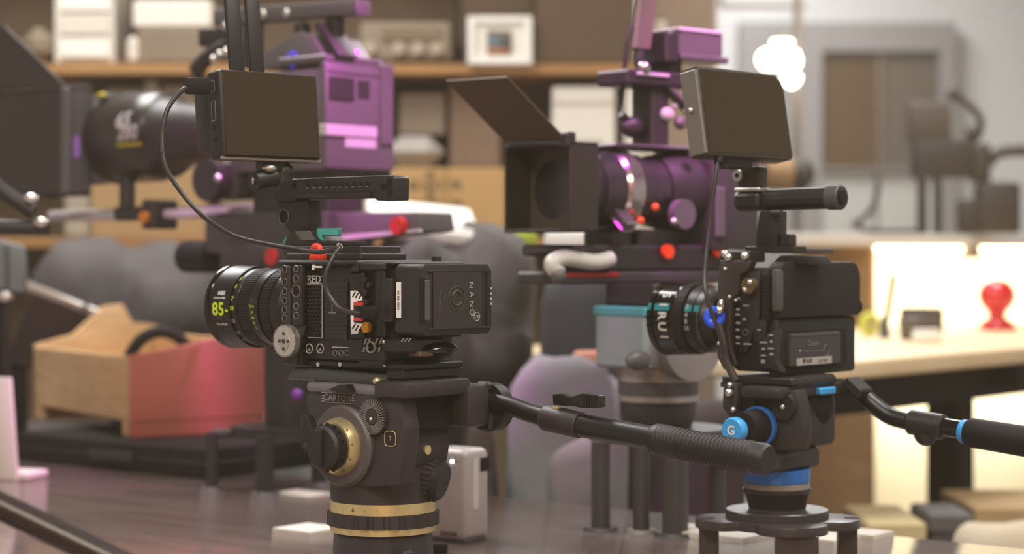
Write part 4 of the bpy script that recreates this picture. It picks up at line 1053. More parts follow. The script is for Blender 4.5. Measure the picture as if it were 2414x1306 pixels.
g = G(); g.lathe([(qz(1206), .0300), (qz(1172), .0340), (qz(1166), .0365), (qz(1158), .0365), (qz(1157), .03)], (0, 0, 0), (0, 0, 1), 48); g.make('bowl', BLKM, h2)
# pan bar
g = G(); Q.rear(g, 2010, 2034, 895, 932, ut2 - .02, ut2 + .012, .003); g.make('pan_bar_bracket', HB, h2)
wb2 = .075
def b2(px, py): return Q.sp(px, py, wb2)
g = G(); g.obox((b2(2018, 898) + b2(2048, 925)) / 2 + Vector((0, -.01, .0)), ((b2(2048, 925) - b2(2018, 898)), (0, 1, 0), (b2(2048, 925) - b2(2018, 898)).cross(Vector((0, 1, 0)))), .012, .012, .006, .002); g.make('bracket_jaw', BLKM, h2)
g = G(); g.tube([b2(2020, 915), b2(2045, 940), b2(2078, 968), b2(2105, 984), b2(2150, 996)], .0095, 16); g.make('pan_bar', BLK, h2)
g = G(); a_, b_ = b2(2142, 994), b2(2222, 1007); g.lathe([(0, .0105), (.003, .0135), ((b_ - a_).length, .0135), ((b_ - a_).length + .002, .0115)], a_, b_ - a_, 28); g.ball((a_ + b_) / 2 + Vector((0, 0, -.010)), .013, 1, .8, 1, 16); g.make('bar_collar', BLKM, h2)
g = G(); g.cyl(b2(2220, 1006), b2(2270, 1014), .0098, n=24); g.make('pan_bar_tube', GLB, h2)
a_, b_ = b2(2266, 1016), b2(2560, 1064); dg = (b_ - a_).normalized()
g = G(); g.lathe([(0, .0112), (.002, .0122), (.0065, .0128)], a_, dg, 32); g.make('blue_grip_ring', LBLU, h2)
g = G(); g.lathe([(.0065, .0128), (.012, .0155), ((b_ - a_).length - .004, .0162), ((b_ - a_).length, .014)], a_, dg, 32); g.make('grip', DRK, h2)

# hi-hat: plate of three lobes on legs, standing on the table
hh = emp('hi_hat_stand', 'low black three-lobed stand carrying the blue-knobbed head', 'tripod stand', (hx, 2.13, TZ))
HH = mat('hi_hat_black', '#3b3435', .35, .1, .5, bump=.05, bscale=900)
zt = H + (HY - 1206) * 2.13 / F - TZ
g = G(); n = 72; poly = []
for k in range(n):
    a = 2 * math.pi * k / n; lob = max(math.cos(a - b_) for b_ in (math.radians(-5), math.radians(185), math.radians(278)))
    poly.append(((.060 + .028 * max(0, (lob - .82) / .18) ** .5) * math.cos(a), (.060 + .028 * max(0, (lob - .82) / .18) ** .5) * math.sin(a)))
g.prism(poly, 'xy', zt - .016, zt - .006, .001); g.make('lobed_plate', HH, hh)
g = G(); g.lathe([(zt - .007, .055), (zt + .002, .055), (zt + .003, .054)], (0, 0, 0), (0, 0, 1), 56); g.make('top_disc', HH, hh)
g = G(); g.lathe([(zt + .002, .0305), (zt + .006, .030)], (0, 0, 0), (0, 0, 1), 40); g.make('bowl_seat', HH, hh)
for b_ in (-5, 185, 278):
    a = math.radians(b_); x, y = .074 * math.cos(a), .074 * math.sin(a)
    g = G(); g.box(x - (.010 if b_ != 278 else .022), x + (.010 if b_ != 278 else .022), y - .008, y + .008, 0, zt - .015, .001); g.make('leg', HH, hh)
    if b_ != 278:
        g = G(); g.cyl((x + (.005 if b_ < 0 else -.002), y, zt - .0062), (x + (.005 if b_ < 0 else -.002), y, zt - .0055), .0085, n=20); g.make('bolt_hole', DRK, hh)

# ================================================================== LEFT REAR CINEMA RIG (magenta light)
RM = mat('rig_grey', '#3a3536', .5)
RM2 = mat('rig_dark', '#262122', .5)
RM3 = mat('rig_mid_grey', '#5a5456', .45)
V = Fr(768, 2.72, H - .03, -40)
ve = V.empty('cinema_camera', 'large cinema camera body lit magenta behind the left monitor', 'camera')
VW = V.w(930)
vz0, vz1 = V.z(400, 0, 0), V.z(160, 0, 0)
g = G(); g.box(V.u(540, 0), -.006, 0, VW, vz0, vz1, .004, 2); g.make('body', RM3, ve)
g = G(); V.rear(g, 768, 930, 152, 400, -.012, .001, .004, 2); g.make('rear_plate', RM3, ve)
g = G(); V.rear(g, 902, 930, 150, 345, -.01, .006, .003); V.rear(g, 775, 902, 168, 176, 0, .003, .001); g.make('rear_frame', RM3, ve)
g = G(); V.rear(g, 779, 836, 182, 236, -.002, .004, .001); g.make('rear_display', RM2, ve)
g = G(); V.rear(g, 846, 872, 190, 232, -.002, .003, .001); g.make('rear_port', RM2, ve)
LP = mat('pale_label', '#b9b2b5', .6)
g = G(); V.rear(g, 770, 890, 296, 322, -.01, .006, .001); g.make('label_strip', LP, ve)
g = G(); V.rear(g, 815, 888, 326, 350, -.01, .003, .001); g.make('lower_label', LP, ve)
g = G(); V.rear(g, 780, 925, 396, 420, -.06, -.01, .003); g.make('lower_foot', RM2, ve)
g = G(); g.box(V.u(600, .03), -.02, .025, .095, V.z(503, -.1, .03), vz0 + .002, .003); g.make('base_riser', RM2, ve)
g = G(); V.sprism(g, [(590, 162), (610, 130), (700, 75), (735, 82), (766, 135), (766, 162)], .015, .11, .002); g.make('top_cowl', RM3, ve)
g = G(); V.sprism(g, [(735, 55), (752, 50), (800, 130), (782, 135)], .02, .06, .002); g.make('cowl_rib', RM2, ve)
g = G(); g.torus(V.sp(693, 140, .018), (0, 1, 0), .0095, .004, 24, 8); g.make('blue_ring_port', mat('violet_ring', '#5a48e0', .3, emit=.35), ve)
g = G(); g.ball(V.rp(838, 128, -.03), .0062, seg=14); g.make('tally_light', mat('tally_magenta', '#ff40ff', .3, emit=2.2), ve)
g = G(); V.rear(g, 768, 905, 134, 152, -.10, -.004, .002); g.make('top_plate', RM3, ve)
# top handle and bracketry
g = G(); V.sprism(g, [(500, 22), (840, -2), (840, 34), (600, 52), (500, 60)], .03, .06, .003); g.make('top_handle', RM3, ve)
g = G()
for px, py in ((530, 62), (620, 34), (675, 31)): g.ball(V.sp(px, py, .028), .008, .8, .4, .8, 12)
g.split('handle_bolt', SIL, ve)
g = G(); V.sprism(g, [(466, 68), (530, 66), (545, 100), (480, 112), (466, 108)], .03, .055, .003); g.make('front_bracket', RM2, ve)
g = G(); V.side(g, 570, 600, 50, 160, .035, .055, .002); V.side(g, 765, 790, 40, 140, .035, .055, .002); g.split('handle_post', RM2, ve)
g = G(); V.side(g, 690, 712, 52, 90, .03, .05, .003); g.make('handle_knob', RM2, ve)
pts = [V.sp(462, 168, .03), V.sp(480, 145, .03), V.sp(510, 122, .03), V.sp(540, 108, .03)]
g = G(); g.tube(pts, .012, 10); g.make('curved_bracket', RM2, ve)
g = G()
for px, py in ((504, 140), (519, 128), (535, 122), (548, 150)): g.ball(V.sp(px, py, .012), .006, seg=10)
g.split('bracket_bolt', SIL, ve)
# long telephoto with lettering
ve2 = Fr(768, 2.72, H - .03, -40).empty('telephoto_lens', 'fat dark zoom lens with pale 280 marking and yellow line', 'lens')
lo = Vector((V.u(520, .075), .075, V.z(318, V.u(420, .075), .075)))
def tp(px, r): return (lo.x - V.u(px, .075), r)
g = G(); g.lathe([tp(520, .036), tp(470, .044), tp(440, .046), tp(420, .052), tp(405, .058)], lo, D, 48); g.make('rear_barrel', RM2, ve2)
g = G(); g.lathe([tp(405, .058), tp(395, .066), tp(370, .070), tp(235, .070), tp(225, .066)], lo, D, 64); g.make('main_barrel', mat('lens_charcoal', '#2e2926', .32), ve2)
g = G(); g.lathe([tp(236, .0715), tp(215, .0715), tp(195, .060)], lo, D, 48); g.make('front_barrel', RM2, ve2)
g = G(); c = Vector((V.u(290, .075), .075, lo.z)); g.torus(c, (1, 0, 0), .0705, .0016, 60, 8); g.make('barrel_ring', RM3, ve2)
def vlet(g, txt, size, px, ang, r, **k):
    a = math.radians(ang); u_ = V.u(px, .075 - r)
    o = Vector((u_, lo.y - math.cos(a) * r, lo.z + math.sin(a) * r))
    g.text(txt, size, o, (1, 0, 0), (0, math.sin(a), math.cos(a)), .0005, wrap=((0, lo.y, lo.z), (1, 0, 0)), **k)
g = G(); vlet(g, '65', .034, 287, 17, .0703, bold=.03); vlet(g, '280', .032, 300, 1, .0703, bold=.03); g.make('focal_numbers', mat('number_grey', '#b8aeb0', .5), ve2)
g = G(); vlet(g, '-----', .036, 302, -11, .0703, bold=.03); g.make('yellow_line', mat('yellow_print', '#b5a41c', .5), ve2)
g = G(); c = V.sp(240, 225, .03); g.ball(c, .010, 1.2, .5, .5, 12); g.make('yellow_mark', mat('yellow_print', '#b5a41c', .5), ve2)
# matte box
ve3 = Fr(768, 2.72, H - .03, -40).empty('matte_box', 'big black matte box with raised flag at the left edge of the picture', 'matte box')
ma, mb = V.u(-60, -.02), V.u(165, -.02)
w0, w1 = -.02, V.w(215, mb)
g = G()
mz0, mz1 = V.z(462, mb, 0), V.z(208, mb, 0)
t_ = .006
for y0, y1, za, zb_ in ((w0, w1, mz1 - t_, mz1), (w0, w1, mz0, mz0 + t_), (w0, w0 + t_, mz0, mz1), (w1 - t_, w1, mz0, mz1)):
    G().box(ma, mb, y0, y1, za, zb_, .002).make('hood_wall', mat('matte_box_black', '#2c2723', .55), ve3)
g = G(); V.rear(g, 160, 216, 206, 458, mb - .02, mb, .003); g.make('rear_plate', RM3, ve3)
g = G(); c = Vector((mb, lo.y, lo.z)); g.lathe([(-.004, .072), (.014, .072), (.014, .066)], c, (1, 0, 0), 48); g.make('lens_ring', RM2, ve3)
g = G(); V.rear(g, 176, 188, 320, 372, mb, mb + .003); g.make('rear_label', mat('lilac_label', '#a070c8', .5), ve3)
g = G(); V.sprism(g, [(-60, 40), (10, 62), (48, 100), (146, 196), (146, 203), (-60, 203)], w0, w0 + .004); g.make('side_flag', mat('matte_box_black', '#2c2723', .55), ve3)
g = G(); g.box(ma, mb, w0, w1, mz1, mz1 + .004, .001); g.make('flag_hinge', GREY, ve3)
g = G(); g.box(ma - .001, ma + .02, w0, w1, mz0 - .004, mz0 + .004); g.make('bottom_lip', GREY, ve3)
for px in (-30, 120):
    p = V.sp(px, 470, .03)
    g = G(); g.cyl(p, p + Vector((0, 0, .012)), .008, n=14); g.make('rod_foot', RM2, ve3)
# support rods, bridge plate and head of the left rear rig
ve4 = Fr(768, 2.72, H - .03, -40).empty('rod_support', 'pair of shiny rods and bridge plate under the magenta cinema camera', 'camera support')
for w_, y0, y1 in ((.045, 508, 500), (.105, 503, 492)):
    g = G(); g.cyl(V.sp(120, 512 if w_ < .1 else 508, w_), V.sp(640, y1, w_), .0075, n=18); g.make('rod', mat('shiny_rod', '#c4bcbe', .3, .25), ve4)
g = G(); V.side(g, 480, 768, 500, 600, .01, .11, .004); g.make('bridge_plate', RM, ve4)
g = G(); V.sprism(g, [(600, 505), (985, 500), (992, 545), (800, 566), (600, 566)], .03, .10, .003); g.make('dovetail_plate', RM3, ve4)
g = G(); V.sprism(g, [(640, 566), (800, 567), (992, 546), (985, 540)], .025, .03); g.make('dovetail_edge', mat('plate_edge_light', '#c0b8bc', .35), ve4)
for px, py, w_ in ((650, 605, .005), (945, 532, .026)):
    g = G(); c = V.sp(px, py, w_); g.lathe([(0, .013), (.010, .012)], c, (0, -1, 0), 20); g.make('red_knob', mat('red_knob', '#c02028', .4), ve4)
g = G(); V.side(g, 480, 560, 380, 470, .0, .05, .012, 2); g.make('follow_focus', RM, ve4)
g = G(); c = V.sp(510, 425, -.004); g.cyl(c, c + Vector((0, -.02, 0)), .030, n=28); g.make('focus_wheel', RM2, ve4)
g = G(); g.ball(V.sp(515, 420, -.025), .006, seg=10); g.make('wheel_stud', SIL, ve4)
g = G(); V.side(g, 330, 362, 470, 540, .02, .07, .004); V.side(g, 265, 345, 487, 520, .03, .06, .004); g.split('rod_clamp', RM2, ve4)
g = G(); c = V.sp(345, 513, .015); g.cyl(c, c + Vector((0, -.008, 0)), .009, n=16); g.make('amber_screw', mat('amber_screw', '#c07818', .4), ve4)
g = G(); c = V.sp(300, 460, .05); g.box(c.x - .01, c.x + .01, c.y - .01, c.y + .01, c.z - .03, c.z + .03, .003); g.make('lens_support', RM, ve4)
# head under it
ve5 = emp('fluid_head', 'dark fluid head under the magenta rig, partly behind the cube camera', 'tripod head', (-.312, 2.83, TZ + .088)); ve5.rotation_euler = (0, 0, V.a)
B3 = Fr(0, 1, 0, -40); B3.x0, B3.y0, B3.zb = ve5.location.x, ve5.location.y, TZ + .088
def z3(py): return B3.z(py, 0, -.05)
g = G(); g.box(-.10, .08, -.05, .05, z3(640), z3(575), .006, 2); g.make('head_top', RM, ve5)
g = G(); g.cyl((-.02, -.06, z3(720)), (-.02, .06, z3(720)), .058, n=40); g.make('tilt_drum', RM2, ve5)
g = G(); g.lathe([(0, .038), (z3(900), .040), (z3(800), .040), (z3(740), .045)], (0, 0, 0), (0, 0, 1), 40); g.make('pan_housing', RM2, ve5)
g = G(); c = B3.sp(440, 605, -.02); g.cyl(c, c + Vector((.06, 0, 0)), .024, n=28); g.make('bar_mount', DRK, ve5)
g = G(); g.ball(B3.sp(700, 930, -.065), .008, seg=12); g.make('pan_knob', mat('violet_knob', '#7a30a0', .4), ve5)
# its hi-hat
st3 = emp('hi_hat_stand', 'low dark stand with a round plate between the red drawer and the gold-ringed head', 'tripod stand', (ve5.location.x - .02, ve5.location.y - .01, TZ))
dy = st3.location.y
g = G(); g.lathe([(.074, .066), (.088, .066)], (0, 0, 0), (0, 0, 1), 48); g.make('round_plate', RM2, st3)
for px, Yd, r in ((500, 2.80, .0085), (625, 2.745, .0122), (752, 2.86, .011)):
    X = (px - CX) * Yd / F - st3.location.x
    g = G(); g.cyl((X, Yd - dy, 0), (X, Yd - dy, .080), r, n=18); g.make('leg', RM2, st3)
    g = G(); g.lathe([(0, r + .009), (.004, r + .007)], (X, Yd - dy, 0), (0, 0, 1), 20); g.make('foot', RM3, st3)
    g = G(); g.tube([(0, 0, .078), (X, Yd - dy, .078)], .007, 10); g.make('arm', RM2, st3)

# ================================================================== MIDDLE REAR CINEMA RIG
C = Fr(1345, 2.36, H - .03, 40)
c1 = C.empty('matte_box', 'square black matte box with a round opening and a large top flag', 'matte box')
MBM = mat('matte_box_brown', '#2b241d', .6)
wL = C.w(1188)                                   # far left edge of the front
cz0, cz1 = C.z(548, 0, .06), C.z(338, 0, .06)
for y0, y1, za, zb_ in ((0, wL, cz1 - .004, cz1), (0, wL, cz0, cz0 + .004), (0, .004, cz0, cz1), (wL - .004, wL, cz0, cz1)):
    G().box(0, .045, y0, y1, za, zb_, .001).make('hood_wall', MBM, c1)
cc = C.rp(1304, 448, .04)
g = G(); n = 40
outer = []
for k in range(n):
    a = 2 * math.pi * k / n; cy, cz = math.cos(a), math.sin(a)
    s_ = 1 / max(abs(cy), abs(cz)); outer.append((cc.y + .0, cc.z))
vi = [g.bm.verts.new((.040, cc.y + .036 * math.cos(2 * math.pi * k / n), cc.z + .036 * math.sin(2 * math.pi * k / n))) for k in range(n)]
def clampbox(a):
    cy, cz = math.cos(a), math.sin(a)
    ty = ((wL - cc.y) if cy > 0 else (0 - cc.y)) / cy if abs(cy) > 1e-6 else 1e9
    tz = ((cz1 - cc.z) if cz > 0 else (cz0 - cc.z)) / cz if abs(cz) > 1e-6 else 1e9
    t = min(ty, tz); return (cc.y + cy * t, cc.z + cz * t)
vo = [g.bm.verts.new((.040,) + clampbox(2 * math.pi * k / n)) for k in range(n)]
for k in range(n): g.bm.faces.new((vi[k], vi[(k + 1) % n], vo[(k + 1) % n], vo[k]))
g.make('inner_plate', mat('matte_inner', '#4a4038', .6), c1)
g = G(); g.lathe([(0, .036), (.05, .034)], (.040, cc.y, cc.z), (1, 0, 0), 40, False, False); g.make('throat', MBM, c1)
g = G(); g.lathe([(.05, .036), (.052, .0002)], (.040, cc.y, cc.z), (1, 0, 0), 40, False, False); g.make('lens_front', mat('lens_front_dark', '#1c130a', .15), c1)
# top flag: sheet rising toward the near left
fa, fb = C.rp(1335, 332, .0), C.rp(1190, 335, .0)
fl = Vector((-.092, 0, .070))
g = G(); n_ = Vector((.6, 0, .8)) * .002
pa = [fa, fb, fb + fl, fa + fl]
lo_v = [g.bm.verts.new(p) for p in pa]; hi_v = [g.bm.verts.new(p + n_) for p in pa]
g.bm.faces.new(lo_v[::-1]); g.bm.faces.new(hi_v)
for k in range(4): g.bm.faces.new((lo_v[k], lo_v[(k + 1) % 4], hi_v[(k + 1) % 4], hi_v[k]))
g.make('top_flag', mat('flag_brown', '#54422c', .6), c1)
g = G(); g.cyl(C.rp(1325, 336, -.002), C.rp(1195, 336, -.002), .003, n=12); g.make('flag_hinge', GREY, c1)
g = G(); c = C.sp(1348, 322, .0); g.box(c.x - .006, c.x + .008, c.y, c.y + .02, c.z - .012, c.z + .006, .002); g.make('hinge_knob', RM2, c1)
# lens
c2 = Fr(1345, 2.36, H - .03, 40).empty('cine_lens', 'chrome-ringed cine lens glowing magenta in the middle rig', 'lens')
ax = Vector((.045, cc.y, cc.z + .002))
def cu(px): return C.u(px, cc.y - .046) - ax.x
DX = (1, 0, 0)
LM = mat('lens_black_gloss', '#4a4448', .28, .6)
LS = mat('lens_chrome_band', '#b8b0b4', .15, .9)
g = G(); g.lathe([(.0, .040), (.008, .044), (cu(1420), .044)], ax, DX, 56); g.make('front_barrel', LM, c2)
g = G(); g.knurl(ax, DX, cu(1420), cu(1436), .0435, 70, .001); g.make('focus_gear', RM2, c2)
g = G(); g.lathe([(cu(1436), .0455), (cu(1480), .0475)], ax, DX, 56); g.make('focus_barrel', LM, c2)
g = G(); g.lathe([(cu(1480), .048), (cu(1486), .052), (cu(1500), .053), (cu(1516), .0515), (cu(1520), .047)], ax, DX, 56); g.make('chrome_band', LS, c2)
g = G(); g.lathe([(cu(1518), .046), (cu(1545), .046), (cu(1550), .043), (cu(1590), .043)], ax, DX, 56); g.make('iris_barrel', LM, c2)
g = G(); g.lathe([(cu(1590), .046), (cu(1625), .05), (cu(1690), .05)], ax, DX, 56); g.make('rear_barrel', RM2, c2)
g = G(); a = Vector((0, -.66, -.55)).normalized()
g.obox(ax + Vector((cu(1470), 0, 0)) + a * .052, ((1, 0, 0), (0, a.z, -a.y), a), .008, .006, .022, .002); g.make('focus_lever', LS, c2)
g = G(); c = C.sp(1600, 505, cc.y - .05); g.cyl(c, c + Vector((0, -.012, 0)), .019, n=24); g.make('iris_motor', RM3, c2)
g = G(); g.ball(C.sp(1588, 522, cc.y - .066), .005, seg=10); g.make('motor_stud', SIL, c2)
for px, py in ((1545, 488), (1510, 520)):
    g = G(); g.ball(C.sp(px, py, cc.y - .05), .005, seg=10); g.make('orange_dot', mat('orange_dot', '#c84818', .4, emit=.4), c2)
# body
c3 = Fr(1345, 2.36, H - .03, 40).empty('cinema_camera', 'dark cinema camera body with crane-like top rig in the middle background', 'camera')
bw0, bw1 = cc.y - .055, cc.y + .055
bu0, bu1 = C.u(1680, bw0), C.u(1790, bw0)
g = G(); g.box(bu0, bu1, bw0, bw1, C.z(590, bu0, bw0), C.z(350, bu0, bw0), .004, 2); g.make('body', RM, c3)
g = G(); C.side(g, 1690, 1712, 440, 560, bw0 - .006, bw0, .002); g.make('side_strip', RM3, c3)
# riser and top rig: vertical post, cross plate, rails, monitor-like box
g = G(); C.side(g, 1538, 1580, 200, 352, cc.y - .02, cc.y + .02, .003); g.make('riser_post', RM2, c3)
g = G(); C.side(g, 1480, 1640, 168, 204, cc.y - .03, cc.y + .03, .003); g.make('cross_plate', RM2, c3)
g = G(); C.side(g, 1506, 1580, 172, 180, cc.y - .034, cc.y - .028, .001); g.make('plate_rail', mat('plate_edge_light', '#c0b8bc', .35), c3)
g = G(); g.ball(C.sp(1518, 160, cc.y - .03), .009, seg=12); g.make('rail_knob', LS, c3)
g = G(); C.side(g, 1572, 1604, 72, 150, cc.y - .03, cc.y + .03, .004); g.make('top_box_front', RM2, c3)
g = G(); C.side(g, 1602, 1706, 76, 136, cc.y - .03, cc.y + .03, .003); g.make('top_box', RM3, c3)
g = G(); C.side(g, 1602, 1707, 69, 77, cc.y - .032, cc.y + .03, .001); g.make('top_box_lid', mat('pale_lid', '#c8c0c4', .3), c3)
g = G(); C.side(g, 1608, 1720, 130, 145, cc.y - .034, cc.y + .02, .002); g.make('box_base', RM3, c3)
g = G(); C.side(g, 1580, 1610, 140, 172, cc.y - .02, cc.y + .02, .002); g.make('box_stem', RM2, c3)
a_, b_ = C.sp(1510, 120, cc.y), C.sp(1530, -60, cc.y)
g = G(); g.obox((a_ + b_) / 2, ((1, 0, 0), (0, 1, 0), b_ - a_), .016, .005, (b_ - a_).length / 2, .003); g.make('paddle_antenna', mat('paddle_grey', '#6e6058', .5), c3)
g = G(); g.tube([C.sp(1510, 120, cc.y), C.sp(1508, 150, cc.y), C.sp(1520, 175, cc.y)], .007, 10); g.make('antenna_stem', RM2, c3)
g = G(); C.sprism(g, [(1578, 206), (1590, 208), (1640, 250), (1632, 262)], cc.y - .03, cc.y - .01, .002); g.make('brace', RM3, c3)
g = G(); g.tube([C.sp(1465, 250, cc.y), C.sp(1470, 190, cc.y), C.sp(1478, 100, cc.y), C.sp(1490, 60, cc.y)], .003, 8); g.make('top_wire', RM2, c3)
g = G(); g.ball(C.sp(1492, 300, cc.y), .014, 1.3, .8, 1, 14); g.ball(C.sp(1505, 312, cc.y), .008, 1, .8, 1, 12); g.make('clamp_ball', RM2, c3)
g = G(); g.tube([C.sp(1465, 268, cc.y), C.sp(1480, 285, cc.y), C.sp(1500, 310, cc.y), C.sp(1530, 340, cc.y)], .005, 8); g.make('clamp_arm', RM2, c3)
g = G(); C.side(g, 1452, 1690, 342, 354, cc.y - .03, cc.y + .03, .003); g.make('deck_plate', RM, c3)
for k, (px, py, r) in enumerate(((1572, 270, .012), (1604, 290, .011), (1618, 262, .007), (1590, 250, .006))):
    g = G(); g.ball(C.sp(px, py, cc.y - .02), r, 1, .6, .8, 12); g.make('rig_knob', [mat('rig_white', '#b8b2ac', .4), RM3, LS, mat('rig_white', '#b8b2ac', .4)][k], c3)
g = G(); g.ball(C.sp(1636, 362, cc.y - .05), .008, seg=12); g.make('deck_stud', STEEL, c3)
# rods and bridge plate
c4 = Fr(1345, 2.36, H - .03, 40).empty('rod_support', 'dark rods and red-edged bridge plate under the middle rig', 'camera support')
for w_ in (cc.y - .03, cc.y + .03):
    g = G(); g.cyl(C.sp(1240 if w_ < cc.y else 1270, 590, w_), C.sp(1700, 592, w_), .0075, n=18); g.make('rod', mat('dark_rod', '#4a4446', .25, .5), c4)
g = G(); C.side(g, 1400, 1720, 578, 640, cc.y - .04, cc.y + .04, .004); g.make('bridge_plate', RM2, c4)
g = G(); C.side(g, 1330, 1740, 640, 668, cc.y - .045, cc.y + .045, .003); g.make('dovetail', RM, c4)
g = G(); C.side(g, 1330, 1460, 642, 654, cc.y - .047, cc.y - .044, .001); g.make('red_edge', mat('red_edge', '#a01820', .4), c4)
g = G(); g.tube([C.sp(1316, 645, cc.y - .05), C.sp(1300, 622, cc.y - .05), C.sp(1330, 608, cc.y - .05), C.sp(1400, 618, cc.y - .05), C.sp(1440, 610, cc.y - .05)], .010, 12); g.make('quick_lever', mat('pale_lever', '#cfccc6', .4), c4)
g = G(); g.ball(C.sp(1316, 650, cc.y - .055), .010, seg=12); g.make('lever_end', RM3, c4)
for px, py in ((1570, 593), (1690, 590)):
    g = G(); c = C.sp(px, py, cc.y - .042); g.cyl(c, c + Vector((0, -.006, 0)), .009, n=14); g.make('red_orange_knob', mat('red_orange', '#d03a10', .4, emit=.3), c4)  # faint glow put into the knob colour, though it is no lamp
for px in (1470, 1530):
    g = G(); C.side(g, px - 22, px + 22, 540, 600, cc.y - .03, cc.y + .03, .004); g.make('rod_clamp', RM2, c4)
# grey head with teal panel
hY = 2.45
c5 = emp('fluid_head', 'bulky grey fluid head with teal panel in the middle background', 'tripod head', ((1552 - CX) * hY / F, hY, TZ + .118)); c5.rotation_euler = (0, 0, math.radians(40))
E = Fr(1552, hY, TZ + .118, 40)
def ez(py): return E.z(py, 0, -.04)
GH = mat('warm_grey_casting', '#837c79', .5)
g = G(); g.box(-.06, .06, -.05, .05, ez(870), ez(740), .012, 2); g.make('head_body', GH, c5)
g = G(); g.cyl((0, -.062, ez(800)), (0, .05, ez(800)), .05, n=40); g.make('tilt_drum', GH, c5)
g = G(); g.box(-.066, -.050, -.045, .045, ez(868), ez(725), .004); g.make('grey_side', mat('blue_grey_panel', '#8d989b', .5), c5)
g = G(); g.box(-.068, -.052, -.046, .046, ez(745), ez(722), .002); g.make('teal_panel', mat('teal_panel', '#4f9aa2', .5), c5)
g = G(); g.box(-.05, .05, -.045, .045, ez(725), ez(668), .004); g.make('head_plate', RM2, c5)
g = G(); c = E.sp(1505, 850, -.062); g.ball(c, .02, 1, .5, .6, 14); g.make('drag_knob', RM3, c5)
g = G(); g.lathe([(ez(900), .0502), (ez(870), .0502), (ez(866), .046)], (0, 0, 0), (0, 0, 1), 48); g.make('silver_ring', mat('ring_silver', '#aaa39f', .35, .4), c5)
g = G(); g.lathe([(ez(934), .0495), (ez(900), .0495)], (0, 0, 0), (0, 0, 1), 48); g.make('grip_ring', RM3, c5)
g = G(); g.lathe([(ez(948), .0502), (ez(934), .0505)], (0, 0, 0), (0, 0, 1), 48); g.make('lower_ring', mat('ring_silver', '#aaa39f', .35, .4), c5)
g = G(); g.lathe([(0, .040), (ez(985), .046), (ez(948), .047)], (0, 0, 0), (0, 0, 1), 48); g.make('bowl', RM, c5)
# its stand with legs on the table
c6 = emp('hi_hat_stand', 'tall-legged dark stand below the grey head, legs on the shiny table', 'tripod stand', ((1552 - CX) * hY / F, hY, TZ))
g = G(); g.lathe([(.103, .086), (.116, .086), (.118, .084)], (0, 0, 0), (0, 0, 1), 48); g.make('round_plate', RM, c6)
for px, Yd, r in ((1416, 2.385, .0115), (1512, 2.365, .010), (1592, 2.34, .0155), (1690, 2.45, .011)):
    X = (px - CX) * Yd / F - c6.location.x
    g = G(); g.cyl((X, Yd - hY, 0), (X, Yd - hY, .106), r, n=18); g.make('leg', RM, c6)
    g = G(); g.lathe([(0, r + .010), (.004, r + .008)], (X, Yd - hY, 0), (0, 0, 1), 20); g.make('foot', GH if px == 1512 else RM, c6)

# ================================================================== THINGS ON THE NEAR TABLE
# silver power block
SB = Fr(1095, 2.26, TZ, 40)
SB = Fr(1098, 2.27, TZ, -34)
e = SB.empty('power_block', 'upright silver grey power block with slot, behind the gold-ringed head', 'power supply')
bh = SB.z(1062, 0, 0)
sw = SB.w(1156); su = SB.u(1005)
SM = mat('silver_paint', '#b5adab', .45, .15)
g = G(); g.box(su, 0, 0, sw, .002, bh, .009, 4); g.make('block_case', SM, e)
g = G(); g.box(su + .002, -.002, .002, sw - .002, 0, .004, .0015); g.make('foot', GREY, e)
g = G(); SB.rear(g, 1133, 1154, 1078, 1110, -.002, .0006); g.make('slot', DRK, e)
g = G(); SB.rear(g, 1116, 1128, 1080, 1200, -.002, .0008); g.make('label_strip', mat('pale_strip', '#cfc8c6', .5), e)
g = G(); g.text('ZGCINE', .0066, SB.sp(1058, 1259, 0), (1, 0, 0), (0, 0, 1), .0004, bold=.03); g.make('brand_letters', BLK2, e)
g = G(); g.ball(SB.sp(1066, 1088, 0), .0022, seg=10); g.make('status_light', mat('status_white', '#ffffff', .3, emit=5), e)
g = G(); SB.side(g, 1072, 1080, 1087, 1089, -.0004, .001); g.make('light_mark', DPR, e)
# dark connector lying at the foot of the block
e = emp('loose_connector', 'small black connector lying on the table by the power block', 'connector', ((1030 - CX) * 2.2 / F, 2.2, TZ))
g = G(); g.box(-.012, .012, -.008, .008, 0, .012, .003, 2); g.make('shell', DRK, e)
g = G(); g.tube([(-.01, 0, .006), (-.03, .01, .004), (-.05, .03, .004)], .003, 8); g.make('cable_tail', DRK, e)
# papers and cards on the table
def sheet(name, label, px, py, w_, d_, rz, t=.0015, m=PAPER):
    Y = .33 * F / (py - HY); g = G(); g.box(-w_ / 2, w_ / 2, -d_ / 2, d_ / 2, 0, t)
    o = g.make(name, m); o.location = ((px - CX) * Y / F, Y, TZ); o.rotation_euler = (0, 0, math.radians(rz)); return tag(o, label, 'paper')
sheet('paper_sheet', 'white paper lying between the drawer stand and the gold-ringed head', 715, 1164, .075, .05, -39)
sheet('folded_paper', 'folded white paper just left of the gold rings', 728, 1249, .062, .06, -39, .003)
sheet('paper_sheet', 'white papers under the left side of the lobed stand', 1715, 1262, .10, .09, -39, .006)
sheet('paper_sheet', 'white paper beneath the right legs of the lobed stand', 1930, 1268, .08, .07, -39, .004)
sheet('paper_sheet', 'pale paper lying right of the lobed stand', 2030, 1262, .06, .05, -39, .005)
sheet('paper_sheet', 'pale paper beside the feet of the tall-legged stand', 1668, 1250, .10, .05, -39, .002)
